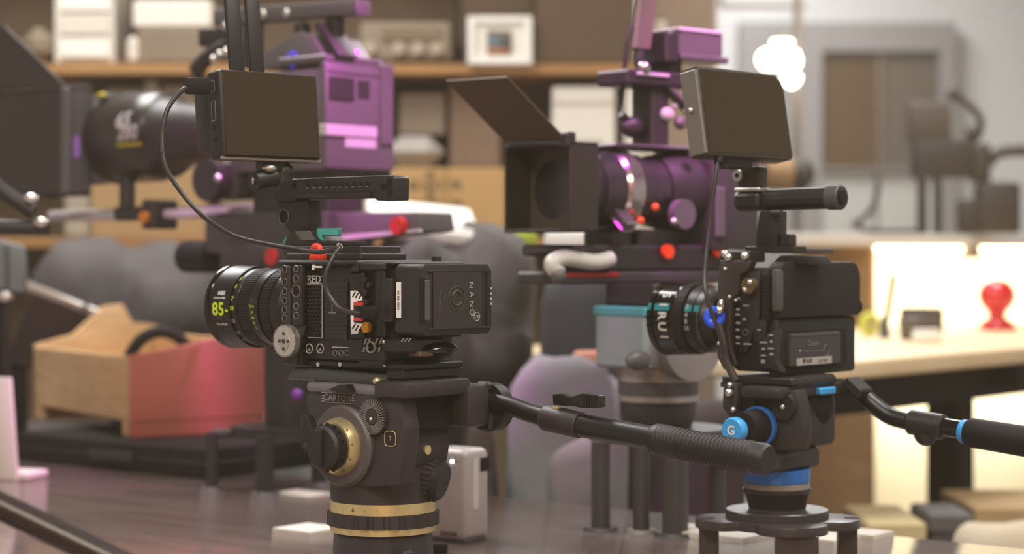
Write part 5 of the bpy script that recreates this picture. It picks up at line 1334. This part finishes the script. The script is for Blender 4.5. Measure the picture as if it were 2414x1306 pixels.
# white card standing at the left edge
YC = .33 * F / (1130 - HY)
e = emp('table_card', 'white card standing upright at the left edge of the table', 'card', ((12 - CX) * YC / F, YC, TZ)); e.rotation_euler = (0, 0, math.radians(-20))
g = G(); g.prism([(-.05, 0), (.022, 0), (.010, H + (HY - 890) * YC / F - TZ), (-.05, H + (HY - 890) * YC / F - TZ)], 'xz', -.004, .004, .001); g.make('card_panel', PAPER, e)
g = G(); g.box(-.06, .035, .004, .06, 0, .010, .002); g.make('card_base', PAPER, e)
# flat dark case with the drawer box on it
BX = Fr(315, 3.10, TZ + .046, 0)
DC = Fr(300, 3.03, TZ, -39)
e = DC.empty('equipment_case', 'flat black case lying under the red and tan drawer', 'case')
g = G(); g.box(-.28, .17, 0, .30, 0, .044, .006, 2); g.make('case_shell', DRK, e)
g = G(); g.box(-.282, .172, -.002, .302, .020, .024, .001); g.make('case_seam', RM2, e)
g = G(); g.box(-.08, .02, -.012, 0, .014, .030, .003); g.make('case_handle', RM2, e)
# wooden drawer: near corner at px 310, tan face to the left, red face to the right
DB = Fr(310, 3.10, TZ + .044, 33)
e = DB.empty('wooden_drawer', 'open wooden drawer with one tan side and a red painted face', 'drawer')
dz = DB.z(1012, 0, 0)
rl = DB.u(626); lw = DB.w(78)
zb = DB.z(1015, 0, 0) * 0
top0 = DB.z(843, 0, 0)
PINE = wood('pine_side', '#c39a6c', '#d8b486', 4, .5, (3, 3, 20))
REDW = mat('red_painted_wood', '#bf6a5c', .5, vary=.15, vscale=10)
zr_ = DB.z(800, rl, 0)
zdip = DB.z(838, 0, 0)
# red face with a curved top
poly = [(0, .022)]
zt0 = DB.z(838, 0, 0); ztR = DB.z(792, rl, 0) + .004
poly = [(0, 0), (rl, 0), (rl, ztR)] + [(rl * (1 - t), ztR + .004 * math.sin(math.pi * t) + (zt0 - ztR) * (3 * t * t - 2 * t ** 3)) for t in [k / 12 for k in range(1, 12)]] + [(0, zt0)]
g = G(); g.prism([(x, z) for x, z in poly], 'xz', 0, .012, .0012); g.make('red_face', REDW, e, label='faded red painted face')
g = G(); g.box(.002, rl - .001, -.0012, .0, .0235, .0265); g.make('face_groove', mat('groove_brown', '#8a4c3a', .7), e)
g = G(); DB.sprism(g, [(425, 905), (445, 905), (475, 815), (448, 822)], -.0006, .0005); g.make('worn_patch', mat('worn_brown', '#b06a4c', .6), e)
g = G(); g.box(0, .012, .012, lw, .024, zt0 - .003, .002); g.make('tan_side', PINE, e, label='bare tan wooden side')
g = G(); g.box(0, .012, .012, .040, 0, .024, .002); g.box(0, .012, lw - .040, lw, 0, .024, .002); g.split('side_foot', PINE, e)
g = G(); g.box(rl - .012, rl, .012, lw, .0, ztR - .012, .002); g.make('tan_side', PINE, e)
# back board with its raised lip
poly = [(0, 0), (rl, 0), (rl, ztR), (rl * .9, ztR + .004), (rl * .78, ztR + .006), (rl * .70, ztR + .040), (rl * .55, ztR + .036), (rl * .3, zt0 + .016), (0, zt0)]
g = G(); g.prism(poly, 'xz', lw - .012, lw, .0012); g.make('back_board', PINE, e)
g = G(); g.box(.012, rl - .012, .012, lw - .012, .024, .032); g.make('drawer_bottom', PINE, e)
g = G(); g.cyl((rl * .82, lw - .0125, ztR - .035), (rl * .82, lw - .0115, ztR - .035), .006, n=14); g.make('knot_hole', DRK, e)
# black headphones ring inside
hp = emp('headphones', 'black headphones resting inside the wooden drawer', 'headphones', (e.location.x + .022, e.location.y + .135, e.location.z + .0325))
hp.rotation_euler = (0, 0, math.radians(10))
pts = [Vector((.055 * math.cos(a), .0, .058 + .07 * math.sin(a))) for a in [math.radians(d) for d in range(-10, 191, 20)]]
g = G(); g.tube(pts, .010, 12, 3); g.make('headband', DRK, hp)
for s_ in (-1, 1):
    g = G(); g.ball((.058 * s_, 0, .036), .034, .5, 1, 1, 16); g.make('ear_cup', DRK, hp)
g = G(); g.ball((0, .04, .028), .022, 1.2, 1, .9, 14); g.make('inner_pad', GREY, hp)
# grey bar with silver top on the left, and the plastic bracket it meets
e = emp('slider_rail', 'dark slider rail with a silver top edge sloping behind the drawer', 'slider', P(160, 880, 3.62)); 
a_, b_ = P(50, 668, 3.56) - e.location, P(300, 764, 3.62) - e.location
d = b_ - a_
g = G(); g.obox((a_ + b_) / 2, (d, Vector((0, 1, 0)), d.cross(Vector((0, 1, 0)))), d.length / 2, .02, .007, .002); g.make('silver_edge', SIL, e)
g = G(); g.obox((a_ + b_) / 2 + Vector((0, 0, -.075)), (d, Vector((0, 1, 0)), d.cross(Vector((0, 1, 0)))), d.length / 2, .018, .066, .003); g.make('rail_body', mat('rail_maroon', '#2a1c20', .5), e)
g = G(); g.obox((a_ + b_) / 2 + d * .12 + Vector((0, -.001, .002)), (d, Vector((0, 1, 0)), d.cross(Vector((0, 1, 0)))), .004, .021, .008); g.make('rail_joint', GREY, e)
g = G(); g.box(-.10, -.07, -.04, -.01, -(e.location.z), 0 + .04); g.make('rail_leg', DRK, e)
e = emp('bracket_block', 'pale blue grey bracket above the slider rail at the left edge', 'bracket', P(25, 690, 3.25))
q = 3.25 / F
g = G(); g.prism([(-30 * q, 10 * q), (36 * q, 0), (30 * q, 110 * q), (-30 * q, 125 * q)], 'xz', -.02, .02, .004); g.make('bracket_body', mat('blue_grey', '#7d858a', .5), e)
g = G(); g.box(-6 * q, 4 * q, -.022, .022, 5 * q, 112 * q, .002); g.make('bracket_rib', RM3, e)
g = G(); g.ball((-8 * q, -.02, -8 * q), 16 * q, 1.4, .5, .8, 12); g.make('bracket_knob', SIL, e)
g = G(); g.box(-.10, -.01, -.015, .05, TZ - e.location.z, -.002, .01); g.make('bracket_post', DRK, e)
# left background tripod arm in front of the drawer stand (upper left): dark arm with silver joints
e = emp('articulated_arm', 'dark articulated arm with silver joints at the left edge', 'arm', P(40, 560, 2.6))
q = 2.6 / F
g = G(); g.tube([(-70 * q, 0, 140 * q), (-20 * q, 0, 100 * q), (40 * q, 0, 60 * q)], 18 * q, 12); g.make('upper_arm', RM2, e)
g = G(); g.tube([(-90 * q, 0, 28 * q), (0, 0, 24 * q), (75 * q, 0, 22 * q)], 18 * q, 12); g.make('lower_arm', RM2, e)
for x, z in ((38, 92), (62, 36)):
    g = G(); g.ball((x * q, -.012, z * q), 15 * q, 1.3, .8, .8, 12); g.make('silver_joint', SIL, e)
g = G(); g.cyl((-90 * q, .03, TZ - e.location.z), (-90 * q, .02, 60 * q), .012, n=14); g.make('arm_post', RM2, e)
# foreground bar, out of focus at the lower left corner
e = emp('support_bar', 'blurred black bar slanting across the lower left corner', 'bar', P(-260, 1480, 1.5)); e.location.z = TZ
a_, b_ = P(-260, 1068, 1.5) - e.location, P(560, 1462, 1.5) - e.location
g = G(); g.cyl(a_, b_, .0105, n=24); g.make('bar_tube', mat('bar_black', '#2a2022', .3), e)
g = G(); g.cyl((0, 0, 0), a_ + Vector((0, 0, .006)), .010, n=18); g.make('bar_post', BLK, e)
g = G(); g.cyl((0, 0, 0), (0, 0, .008), .04, n=28); g.make('bar_foot', BLK, e)
g = G(); g.cyl(b_ + Vector((-.01, 0, TZ - e.location.z - b_.z + .0)), b_ + Vector((-.01, 0, 0)), .008, n=14); g.make('bar_rest', BLK, e)

# ================================================================== SOFT BAGS AND BLANKETS BEHIND THE TABLE
def soft(name, label, cat, px0, px1, py0, py1, Y, dep, m, puff=.06, seed=1, group=None, sag=.012, floor=False, zbase=None):
    a = P(px0, py1, Y); c = P(px1, py0, Y)
    z0 = 0 if floor else a.z
    if zbase is not None: z0 = zbase
    g = G(); bmesh.ops.create_grid(g.bm, x_segments=2, y_segments=2, size=.01); g.bm.clear()
    g.box(-(c.x - a.x) / 2, (c.x - a.x) / 2, -dep / 2, dep / 2, 0, c.z - z0, min(puff, .45 * min(c.x - a.x, dep, c.z - z0)), 4)
    bmesh.ops.subdivide_edges(g.bm, edges=[e_ for e_ in g.bm.edges if e_.calc_length() > .07], cuts=12, use_grid_fill=True)
    rnd = random.Random(seed); off = Vector((rnd.uniform(0, 50), rnd.uniform(0, 50), rnd.uniform(0, 50)))
    top = c.z - z0
    for v in g.bm.verts:
        p = v.co.copy(); k = 0 if p.z < .01 else 1
        wp = Vector((p.x, p.y, min(p.z, top) - top))
        n = noise.noise(wp * 5 + off) * 1.1 + noise.noise(wp * 11 + off) * .6
        ridge = (1 - abs(noise.noise(Vector((wp.x * 9 + wp.z * 6, wp.y * 7, wp.z * 4)) + off))) ** 5 * .9
        v.co = p + Vector((.4 * (n + ridge) * sag, -(n + ridge) * sag, (n + ridge) * sag * k))
    o = g.make(name, m, None, 60); o.location = ((a.x + c.x) / 2, Y + dep / 2, z0)
    return tag(o, label, cat, group)
CB = mat('black_nylon', '#3a3637', .75, bump=.3, bscale=60, vary=.3)
CG1 = mat('charcoal_nylon', '#55504f', .8, bump=.3, bscale=50, vary=.3)
CG2 = mat('grey_felt', '#a9a8a8', .9, bump=.4, bscale=80, vary=.25)
# trolley carrying the bags, parallel to the table
TR = Fr(486, 3.085, 0, -39)
e = TR.empty('equipment_trolley', 'low dark trolley carrying the soft bags behind the table', 'trolley')
zt_ = H - .234
g = G(); g.box(-.66, .22, .32, .82, zt_ - .03, zt_, .004); g.make('trolley_deck', mat('trolley_dark', '#2c2626', .5), e)
for x in (-.62, .18):
    for y in (.36, .78):
        g = G(); g.box(x - .02, x + .02, y - .02, y + .02, .0, zt_ - .03); g.make('trolley_leg', RM2, e)
soft('duffel_bag', 'long dark duffel bag with a grey top behind the red drawer', 'bag', 40, 500, 572, 903, 3.82, .30, CG1, .10, 2, sag=.018, zbase=zt_ + .003)
soft('duffel_bag', 'black duffel bag half hidden behind the cube camera', 'bag', 505, 850, 585, 903, 3.54, .26, CB, .10, 3, sag=.018, zbase=zt_ + .003)
soft('backpack', 'charcoal padded backpack right of the block battery', 'bag', 848, 1262, 548, 903, 3.19, .25, mat('charcoal_pack', '#5d5858', .85, bump=.35, bscale=40, vary=.45, vscale=6), .09, 5, sag=.024, zbase=zt_ + .003)
soft('camera_bag', 'dark navy grey bag below the middle rig', 'bag', 1275, 1462, 645, 903, 3.05, .20, mat('navy_nylon', '#3a3b40', .8, bump=.3, bscale=60, vary=.4), .05, 8, sag=.014, floor=True)
e = emp('foam_tray', 'bright white foam tray on top of the charcoal backpack', 'tray', P(985, 538, 3.3))
e.rotation_euler = (math.radians(20), math.radians(6), math.radians(10))
g = G(); g.box(-.085, .095, -.07, .07, .0, .022, .006, 2); g.make('tray_base', mat('bright_white', '#f0eee6', .7), e)
g = G(); g.box(-.075, .085, -.06, .06, .022, .026, .002); g.make('tray_liner', mat('tray_liner', '#e2ded6', .8), e)
e = emp('white_tray', 'white plastic tray under the square matte box', 'tray', P(1365, 640, 3.15))
q = 3.18 / F
g = G(); g.box(-80 * q, 80 * q, -.06, .06, 50 * q, 92 * q, .006, 2); g.make('tray_rim', mat('tray_white', '#e8e6e0', .6), e)
g = G(); g.box(-72 * q, 72 * q, -.05, .05, 0, 50 * q, .006, 2); g.make('tray_body', mat('tray_white', '#e8e6e0', .6), e)
g = G(); g.ball(P(1236, 566, 3.3), .022, 1, 1, 1, 16); o = g.make('tennis_ball', mat('yellow_green', '#9aa82c', .7)); tag(centre(o), 'small yellow green ball on top of the charcoal backpack', 'ball')
# grey blankets draped below, filling the gap under the bags
e = soft('moving_blanket', 'grey moving blanket bunched below the black duffel bag', 'blanket', 520, 800, 990, 1130, 3.40, .09, CG2, .05, 11, sag=.02, floor=True)
soft('moving_blanket', 'pale grey blanket folded under the collar lever of the pan bar', 'blanket', 1195, 1452, 868, 1010, 2.80, .20, mat('pale_felt', '#8e8e8f', .9, bump=.4, bscale=70, vary=.3), .06, 12, sag=.028, floor=True)
soft('moving_blanket', 'dark folded blanket between the power block and the tall-legged stand', 'blanket', 1100, 1170, 1005, 1180, 2.82, .07, mat('dark_felt', '#5a5250', .9, bump=.4, bscale=70, vary=.4), .04, 13, sag=.022, floor=True)
soft('moving_blanket', 'mid grey blanket hanging behind the single leg of the middle stand', 'blanket', 1302, 1470, 1040, 1180, 2.70, .07, mat('mid_felt', '#85807f', .9, bump=.4, bscale=70, vary=.3), .04, 14, sag=.022, floor=True)
soft('moving_blanket', 'dark maroon cloth hanging behind the hi-hat legs on the right', 'blanket', 1480, 1760, 960, 1240, 2.95, .14, mat('maroon_felt', '#3c3032', .9, bump=.4, bscale=70, vary=.3), .04, 15, sag=.01, floor=True)
soft('moving_blanket', 'dark cloth below the flat black case at the far left', 'blanket', -80, 300, 1010, 1080, 4.1, .15, mat('dark_felt', '#5a5250', .9, bump=.4, bscale=70, vary=.4), .04, 16, sag=.01, floor=True)
soft('work_glove', 'pinkish tan leather glove lying on the pale grey blanket', 'glove', 1352, 1424, 832, 868, 2.85, .08, mat('tan_leather', '#b98a68', .7, vary=.2), .018, 18, sag=.004)

# ================================================================== STANDING DESK ON THE RIGHT
DK = Fr(2030, 3.19, 0, 50)
dzt = H - .17
e = DK.empty('standing_desk', 'pale wooden standing desk with black steel frame on the right', 'desk')
DW = wood('pale_birch', '#d9bd92', '#e8d2ac', 2.5, .45, (2, 10, 10))
g = G(); g.box(-.12, 2.0, 0, .75, dzt - .03, dzt, .006, 3); g.make('desk_top', DW, e)
BS = mat('black_steel', '#0c0a0a', .7, 0, .2)
g = G(); g.box(-.05, 1.3, .10, .16, dzt - .10, dzt - .03, .003); g.make('frame_beam', BS, e)
lu = DK.u(2235, .22)
for u_ in (lu, lu + 1.0):
    g = G(); g.box(u_ - .034, u_ + .034, .18, .25, .03, dzt - .03, .004); g.make('leg_column', BS, e)
    g = G(); g.box(u_ - .05, u_ + .05, .02, .62, 0, .03, .004); g.make('foot', BS, e)
    g = G(); g.box(u_ - .05, u_ + .05, .05, .65, dzt - .08, dzt - .03, .003); g.make('cross_arm', BS, e)
# shallow hutch behind: wooden end panel, cream back, grey shelf, lit by a shelf strip and an added one below the desk
HZ = .689; x0h = 1.353
e = DK.empty('lit_hutch', 'cream hutch with bright strip lighting behind the desk', 'hutch')
g = G(); g.box(x0h, x0h + .018, .50 + .255, HZ + .255, .05, H + .022, .002); g.make('end_panel', wood('tan_panel', '#b08a5c', '#c29c70', 2, .5, (2, 2, 12)), e)
CRM = mat('cream_board', '#f2e9cf', .8)
g = G(); g.box(x0h, 3.0, HZ + .255, HZ + .275, .05, H + .02); g.make('back_board', CRM, e)
g = G(); g.box(x0h - .32, 3.0, .48 + .255, HZ + .275, H + .02, H + .048, .003); g.make('top_shelf', mat('grey_white_shelf', '#c9c5c0', .5), e)
g = G(); g.box(x0h + .05, 2.65, .50 + .255, .52 + .255, H + .008, H + .02); g.make('light_strip', mat('strip_glow', '#fff0cc', .4, emit=6), e)
g = G(); g.box(x0h + .05, 2.65, .76, .775, dzt - .045, dzt - .033); g.make('light_strip', mat('strip_glow', '#fff0cc', .4, emit=6), e)  # unseen strip added under the desk to brighten the cream board
g = G(); c_ = DK.u(2296, .74); g.box(c_ - .03, c_ + .03, .735, .76, H - .012, H + .02, .003); g.make('shelf_bracket', mat('bracket_brown', '#8a7a60', .5), e)
g = G(); g.box(x0h, 3.0, .755, HZ + .275, 0, .05); g.make('plinth', wood('tan_panel', '#b08a5c', '#c29c70', 2, .5, (2, 2, 12)), e)
def hlight(nm, z, pw, y=.80):
    l = bpy.data.lights.new(nm, 'AREA'); l.energy = pw; l.color = (1, .90, .70); l.shape = 'RECTANGLE'; l.size = 1.3; l.size_y = .03
    o = bpy.data.objects.new(nm, l); COL.objects.link(o)
    x, yy = DK.xy(x0h + .9, y); o.location = (x, yy, z); o.rotation_euler = (math.radians(25), 0, DK.a)
hlight('hutch_strip_light_upper', H + .004, 5)
hlight('added_under_desk_light', dzt - .05, 7)  # added light that goes with the invented lower strip
# on the desk
def on_desk(px, w_): return DK.u(px, w_)
w_ = .42; u_ = DK.u(2350, w_); x, y = DK.xy(u_, w_)
e = emp('red_trophy', 'glossy red rounded knob-shaped figure on the pale desk', 'figure', (x, y, dzt))
q = y / F
RG = mat('glossy_red', '#cc1620', .2, coat=.5)
g = G(); g.lathe([(0, 40 * q), (10 * q, 42 * q), (20 * q, 36 * q), (30 * q, 20 * q), (44 * q, 22 * q), (56 * q, 34 * q), (74 * q, 43 * q), (92 * q, 43 * q), (108 * q, 34 * q), (118 * q, 18 * q), (122 * q, 2 * q)], (0, 0, 0), (0, 0, 1), 40); g.make('figure_body', RG, e)
g = G(); g.box(-41 * q, 41 * q, -41 * q, 41 * q, 0, 8 * q, .003); g.make('figure_base', RG, e)
w_ = .30; u_ = DK.u(2180, w_); x, y = DK.xy(u_, w_)
e = emp('card_reader', 'dark grey stepped gadget box on the pale desk left of the red figure', 'gadget', (x, y, dzt)); e.rotation_euler = (0, 0, math.radians(30))
q = y / F
GB = mat('gadget_grey', '#5c524c', .5)
g = G(); g.prism([(-46 * q, 0), (20 * q, 0), (10 * q, 52 * q), (-54 * q, 52 * q)], 'xz', -.03, .03, .004); g.make('lower_box', GB, e)
g = G(); g.box(-8 * q, 62 * q, 0, .07, 14 * q, 74 * q, .004); g.box(0, 58 * q, .01, .06, 0, 15 * q); g.make('upper_box', GB, e)
w_ = .40; u_ = DK.u(2085, w_); x, y = DK.xy(u_, w_)
e = emp('black_marker', 'thin black antenna standing in a small holder on the desk', 'antenna', (x, y, dzt)); q = y / F
g = G(); g.cyl((0, 0, 10 * q), (22 * q, 0, 150 * q), 6 * q, 8 * q, n=14); g.make('rod', BLK, e)
g = G(); g.lathe([(0, 14 * q), (16 * q, 12 * q), (50 * q, 9 * q)], (0, 0, 0), (0, 0, 1), 18); g.make('holder', GREY, e)
w_ = .34; u_ = DK.u(2095, w_); x, y = DK.xy(u_ - .03, w_ - .1)
e = emp('white_pad', 'small white eraser block on the desk beside the antenna holder', 'block', (x, y, dzt)); q = y / F
g = G(); g.box(-30 * q, 30 * q, -.03, .03, 0, 28 * q, .008, 3); g.make('pad_body', mat('bright_white', '#f0eee6', .7), e)
g = G(); g.box(-28 * q, 28 * q, -.028, .028, 28 * q, 31 * q, .001); g.make('pad_top', PAPER, e)
w_ = .45; u_ = DK.u(2050, w_); x, y = DK.xy(u_, w_)
e = emp('tape_roll', 'yellow tape roll behind the camcorder on the desk', 'tape', (x, y, dzt)); q = y / F
g = G(); g.torus((0, 0, 30 * q), (.5, -.8, 0), 20 * q, 9 * q, 28, 10); g.make('tape', mat('lemon', '#cfd24a', .6), e)
g = G(); g.torus((0, 0, 30 * q), (.5, -.8, 0), 12 * q, 3 * q, 20, 8); g.make('tape_core', PAPER, e)
# boxes on the floor behind the right stand
YB = 3.05
def fbox(name, label, px0, px1, py0, Y, dep, m, lidm, lid=8):
    c0, c1 = P(px0, py0, Y), P(px1, py0, Y)
    e = emp(name, label, 'box', ((c0.x + c1.x) / 2, Y + dep / 2, 0)); hw = (c1.x - c0.x) / 2
    G().box(-hw, hw, -dep / 2, dep / 2, 0, c0.z - .02, .004).make('box_body', m, e)
    G().box(-hw - .004, hw + .004, -dep / 2 - .004, dep / 2 + .004, c0.z - .03, c0.z, .004).make('box_lid', lidm, e)
fbox('storage_box', 'tan cardboard box below the desk, right of the lobed stand', 2050, 2178, 1232, 3.1, .22, mat('dull_tan', '#8c7a66', .8, vary=.2), mat('cream_lid', '#cdb98c', .7))
fbox('storage_box', 'dark grey plastic bin below the black desk leg', 2194, 2290, 1212, 3.12, .14, mat('bin_dark', '#4a4040', .6), mat('bin_lid', '#5a5656', .5))
fbox('storage_box', 'wide kraft box at the lower right corner', 2300, 2520, 1196, 3.3, .25, mat('kraft', '#b89a70', .8, vary=.2), mat('kraft', '#b89a70', .8))
soft('cloth_pile', 'beige cloth heaped in the lower right corner', 'cloth', 2286, 2540, 1252, 1400, 2.82, .18, mat('beige_cloth', '#b8ab94', .9, vary=.2), .05, 22, sag=.01, floor=True)

# ================================================================== DISTANT RIG ON THE HUTCH
RY = DK.xy(1.75, .85)
e = emp('shoulder_rig', 'blurred dark shoulder rig with a curved arm on top of the hutch', 'camera rig', (P(2250, 0, RY[1]).x, RY[1], H + .048))
q = RY[1] / F
def rp_(px, py): return Vector(((px - 2250) * q, 0, H + (HY - py) * q - H - .048))
RB = mat('rig_taupe', '#2e2620', .6)
def rbx(g, a, b_, c, d, y0=-.03, y1=.03, b=.006): p0, p1 = rp_(a, d), rp_(b_, c); return g.box(p0.x, p1.x, y0, y1, max(p0.z, 0), p1.z, b, 2)
rbx(G(), 2150, 2290, 330, 420).make('rig_body', RB, e)
rbx(G(), 2300, 2400, 430, 552, -.04, .04, .012).make('shoulder_pad', RB, e)
rbx(G(), 2258, 2310, 470, 552, -.03, .03, .01).make('pad_front', RB, e)
rbx(G(), 2165, 2182, 410, 552).make('support_leg', RB, e)
rbx(G(), 2204, 2216, 410, 552).make('support_leg', RB, e)
rbx(G(), 2290, 2330, 340, 430).make('rear_block', RB, e)
g = G(); g.tube([rp_(2242, 225), rp_(2265, 235), rp_(2295, 258), rp_(2312, 285), rp_(2305, 320), rp_(2285, 335)], 9 * q, 12); g.make('curved_arm', RB, e)
g = G(); g.ball(rp_(2248, 222), 16 * q, 1.2, .8, 1, 12); g.make('arm_joint', RB, e)
g = G(); g.ball(rp_(2292, 318), 17 * q, 1, .8, 1.3, 12); g.make('arm_handle', RB, e)
rbx(G(), 2140, 2240, 240, 335, -.02, .02, .008).make('monitor_back', mat('rig_taupe_light', '#463c34', .6), e)
g = G(); g.tube([rp_(2330, 385), rp_(2355, 360), rp_(2420, 355), rp_(2470, 358)], 14 * q, 12); g.make('rear_handle', RB, e)
g = G(); g.tube([rp_(2070, 430), rp_(2062, 480), rp_(2040, 510), rp_(2010, 530)], 7 * q, 10); g.make('cable_arm', RB, e)
g = G(); g.tube([rp_(2010, 530), rp_(2060, 545), rp_(2160, 545)], 6 * q, 10); g.make('base_rail', RB, e)
e = emp('coiled_strap', 'dark rolled strap beneath the tilted monitor, on the hutch shelf', 'strap', (P(1895, 0, 3.95).x, 3.95, H + .048)) if False else None

# ================================================================== SUB-PARTS: pieces that belong to a part of their thing
SUB = {
 'focal_length_engraving': 'front_barrel', 'brand_engraving': 'front_barrel', 'stop_engraving': 'front_barrel', 'lime_scale': 'front_barrel', 'white_scale': 'front_ring',
 'rosette_teeth': 'rosette|arm_rosette', 'rosette_cap': 'rosette', 'rosette_screw': 'rosette|arm_rosette', 'rosette_boss': 'arm_rosette',
 'handle_hole': 'top_handle', 'painted_hole_glint': 'top_handle', 'finger_grip': 'top_handle', 'handle_cap': 'top_handle', 'post_hole': 'handle_post', 'post_hole_rim': 'handle_post',
 'foot_plate': 'handle_foot', 'threaded_hole': 'cage_front_plate', 'hole_rim': 'cage_front_plate', 'cage_cheek': 'cage_front_plate',
 'grille_bumps': 'grille_recess', 'panel_mark': 'side_panel', 'chevron_stripe': 'chevron_plate', 'chevron_plate': '', 'plate_screw': 'bottom_plate', 'port_edge': 'connector_pillar',
 'grip_ribs': 'grip', 'dial_grips': 'dial_knob', 'dial_handle': 'dial_knob', 'dial_numbers': 'dial_ring', 'badge_letter': 'badge_plate', 'badge_outline': 'badge_plate',
 'scale_numbers': 'gold_scale_ring', 'pan_drag_ring': 'pan_drag_dial', 'collar_screw': 'bar_collar', 'collar_lever': 'bar_collar', 'lever_pivot': 'tilt_lock_lever',
 'bracket_wing': 'pan_bar_bracket', 'bracket_rosette': 'pan_bar_bracket', 'plate_stop': 'sliding_plate', 'safety_catch': 'cradle',
 'sticker_print': 'paper_sticker', 'registered_mark': 'label_panel', 'green_emblem': 'label_panel', 'small_print': 'label_panel', 'slot_lip': 'slot', 'charge_light': 'battery_case', 'rear_rib': 'battery_case',
 'port_outline': 'housing', 'jack': 'housing', 'bezel_edge': 'housing', 'barrel_screw': 'tilt_barrel', 'side_stud': 'side_frame',
 'pack_label': 'battery_pack', 'pack_print': 'battery_pack', 'pack_dot': 'battery_pack', 'pack_edge': 'battery_pack', 'label_print': 'battery_pack', 'battery_pack': '',
 'vent_rib': 'vent_recess', 'plug_pin': 'brass_plug', 'cage_screw': 'cage_top_plate', 'plate_edge': 'cage_top_plate', 'frame_screw': 'cage_frame', 'bolt_socket': 'mount_bolt', 'handle_socket': 'top_handle', 'lock_bolt': 'blue_lock_ring',
 'knob_letter': 'blue_knob', 'base_letters': 'pan_base', 'lock_screw': 'lock_arm', 'blue_grip_ring': 'grip', 'bolt_hole': 'lobed_plate', 'bowl_seat': 'top_disc',
 'teal_mark': 'front_barrel', 'brand_letters': 'front_barrel', 'aperture_numbers': 'aperture_ring', 'focal_numbers': 'main_barrel', 'yellow_line': 'main_barrel', 'yellow_mark': 'main_barrel', 'barrel_ring': 'main_barrel',
 'rear_display': 'rear_plate', 'rear_port': 'rear_plate', 'label_strip': 'rear_plate', 'lower_label': 'rear_plate', 'rear_label': 'rear_plate', 'handle_bolt': 'top_handle', 'bracket_bolt': 'curved_bracket',
 'wheel_stud': 'focus_wheel', 'motor_stud': 'iris_motor', 'plate_rail': 'cross_plate', 'rail_knob': 'cross_plate', 'top_box_lid': 'top_box', 'box_base': 'top_box', 'deck_stud': 'deck_plate', 'red_edge': 'dovetail', 'lever_end': 'quick_lever',
 'dovetail_edge': 'dovetail_plate', 'print_patch': 'print', 'face_groove': 'red_face', 'worn_patch': 'red_face', 'knot_hole': 'back_board', 'case_seam': 'case_shell', 'case_handle': 'case_shell', 'printed_characters': 'carton_body', 'carton_label': 'carton_body',
}
for o in [o for o in bpy.data.objects if o.type == 'MESH' and o.parent is not None and o.parent.type == 'EMPTY']:
    tgt = SUB.get(o.name.split('.')[0])
    if not tgt: continue
    for nm in tgt.split('|'):
        c = [p for p in o.parent.children if p.name.split('.')[0] == nm and p is not o]
        if c: o.parent = c[0]; break
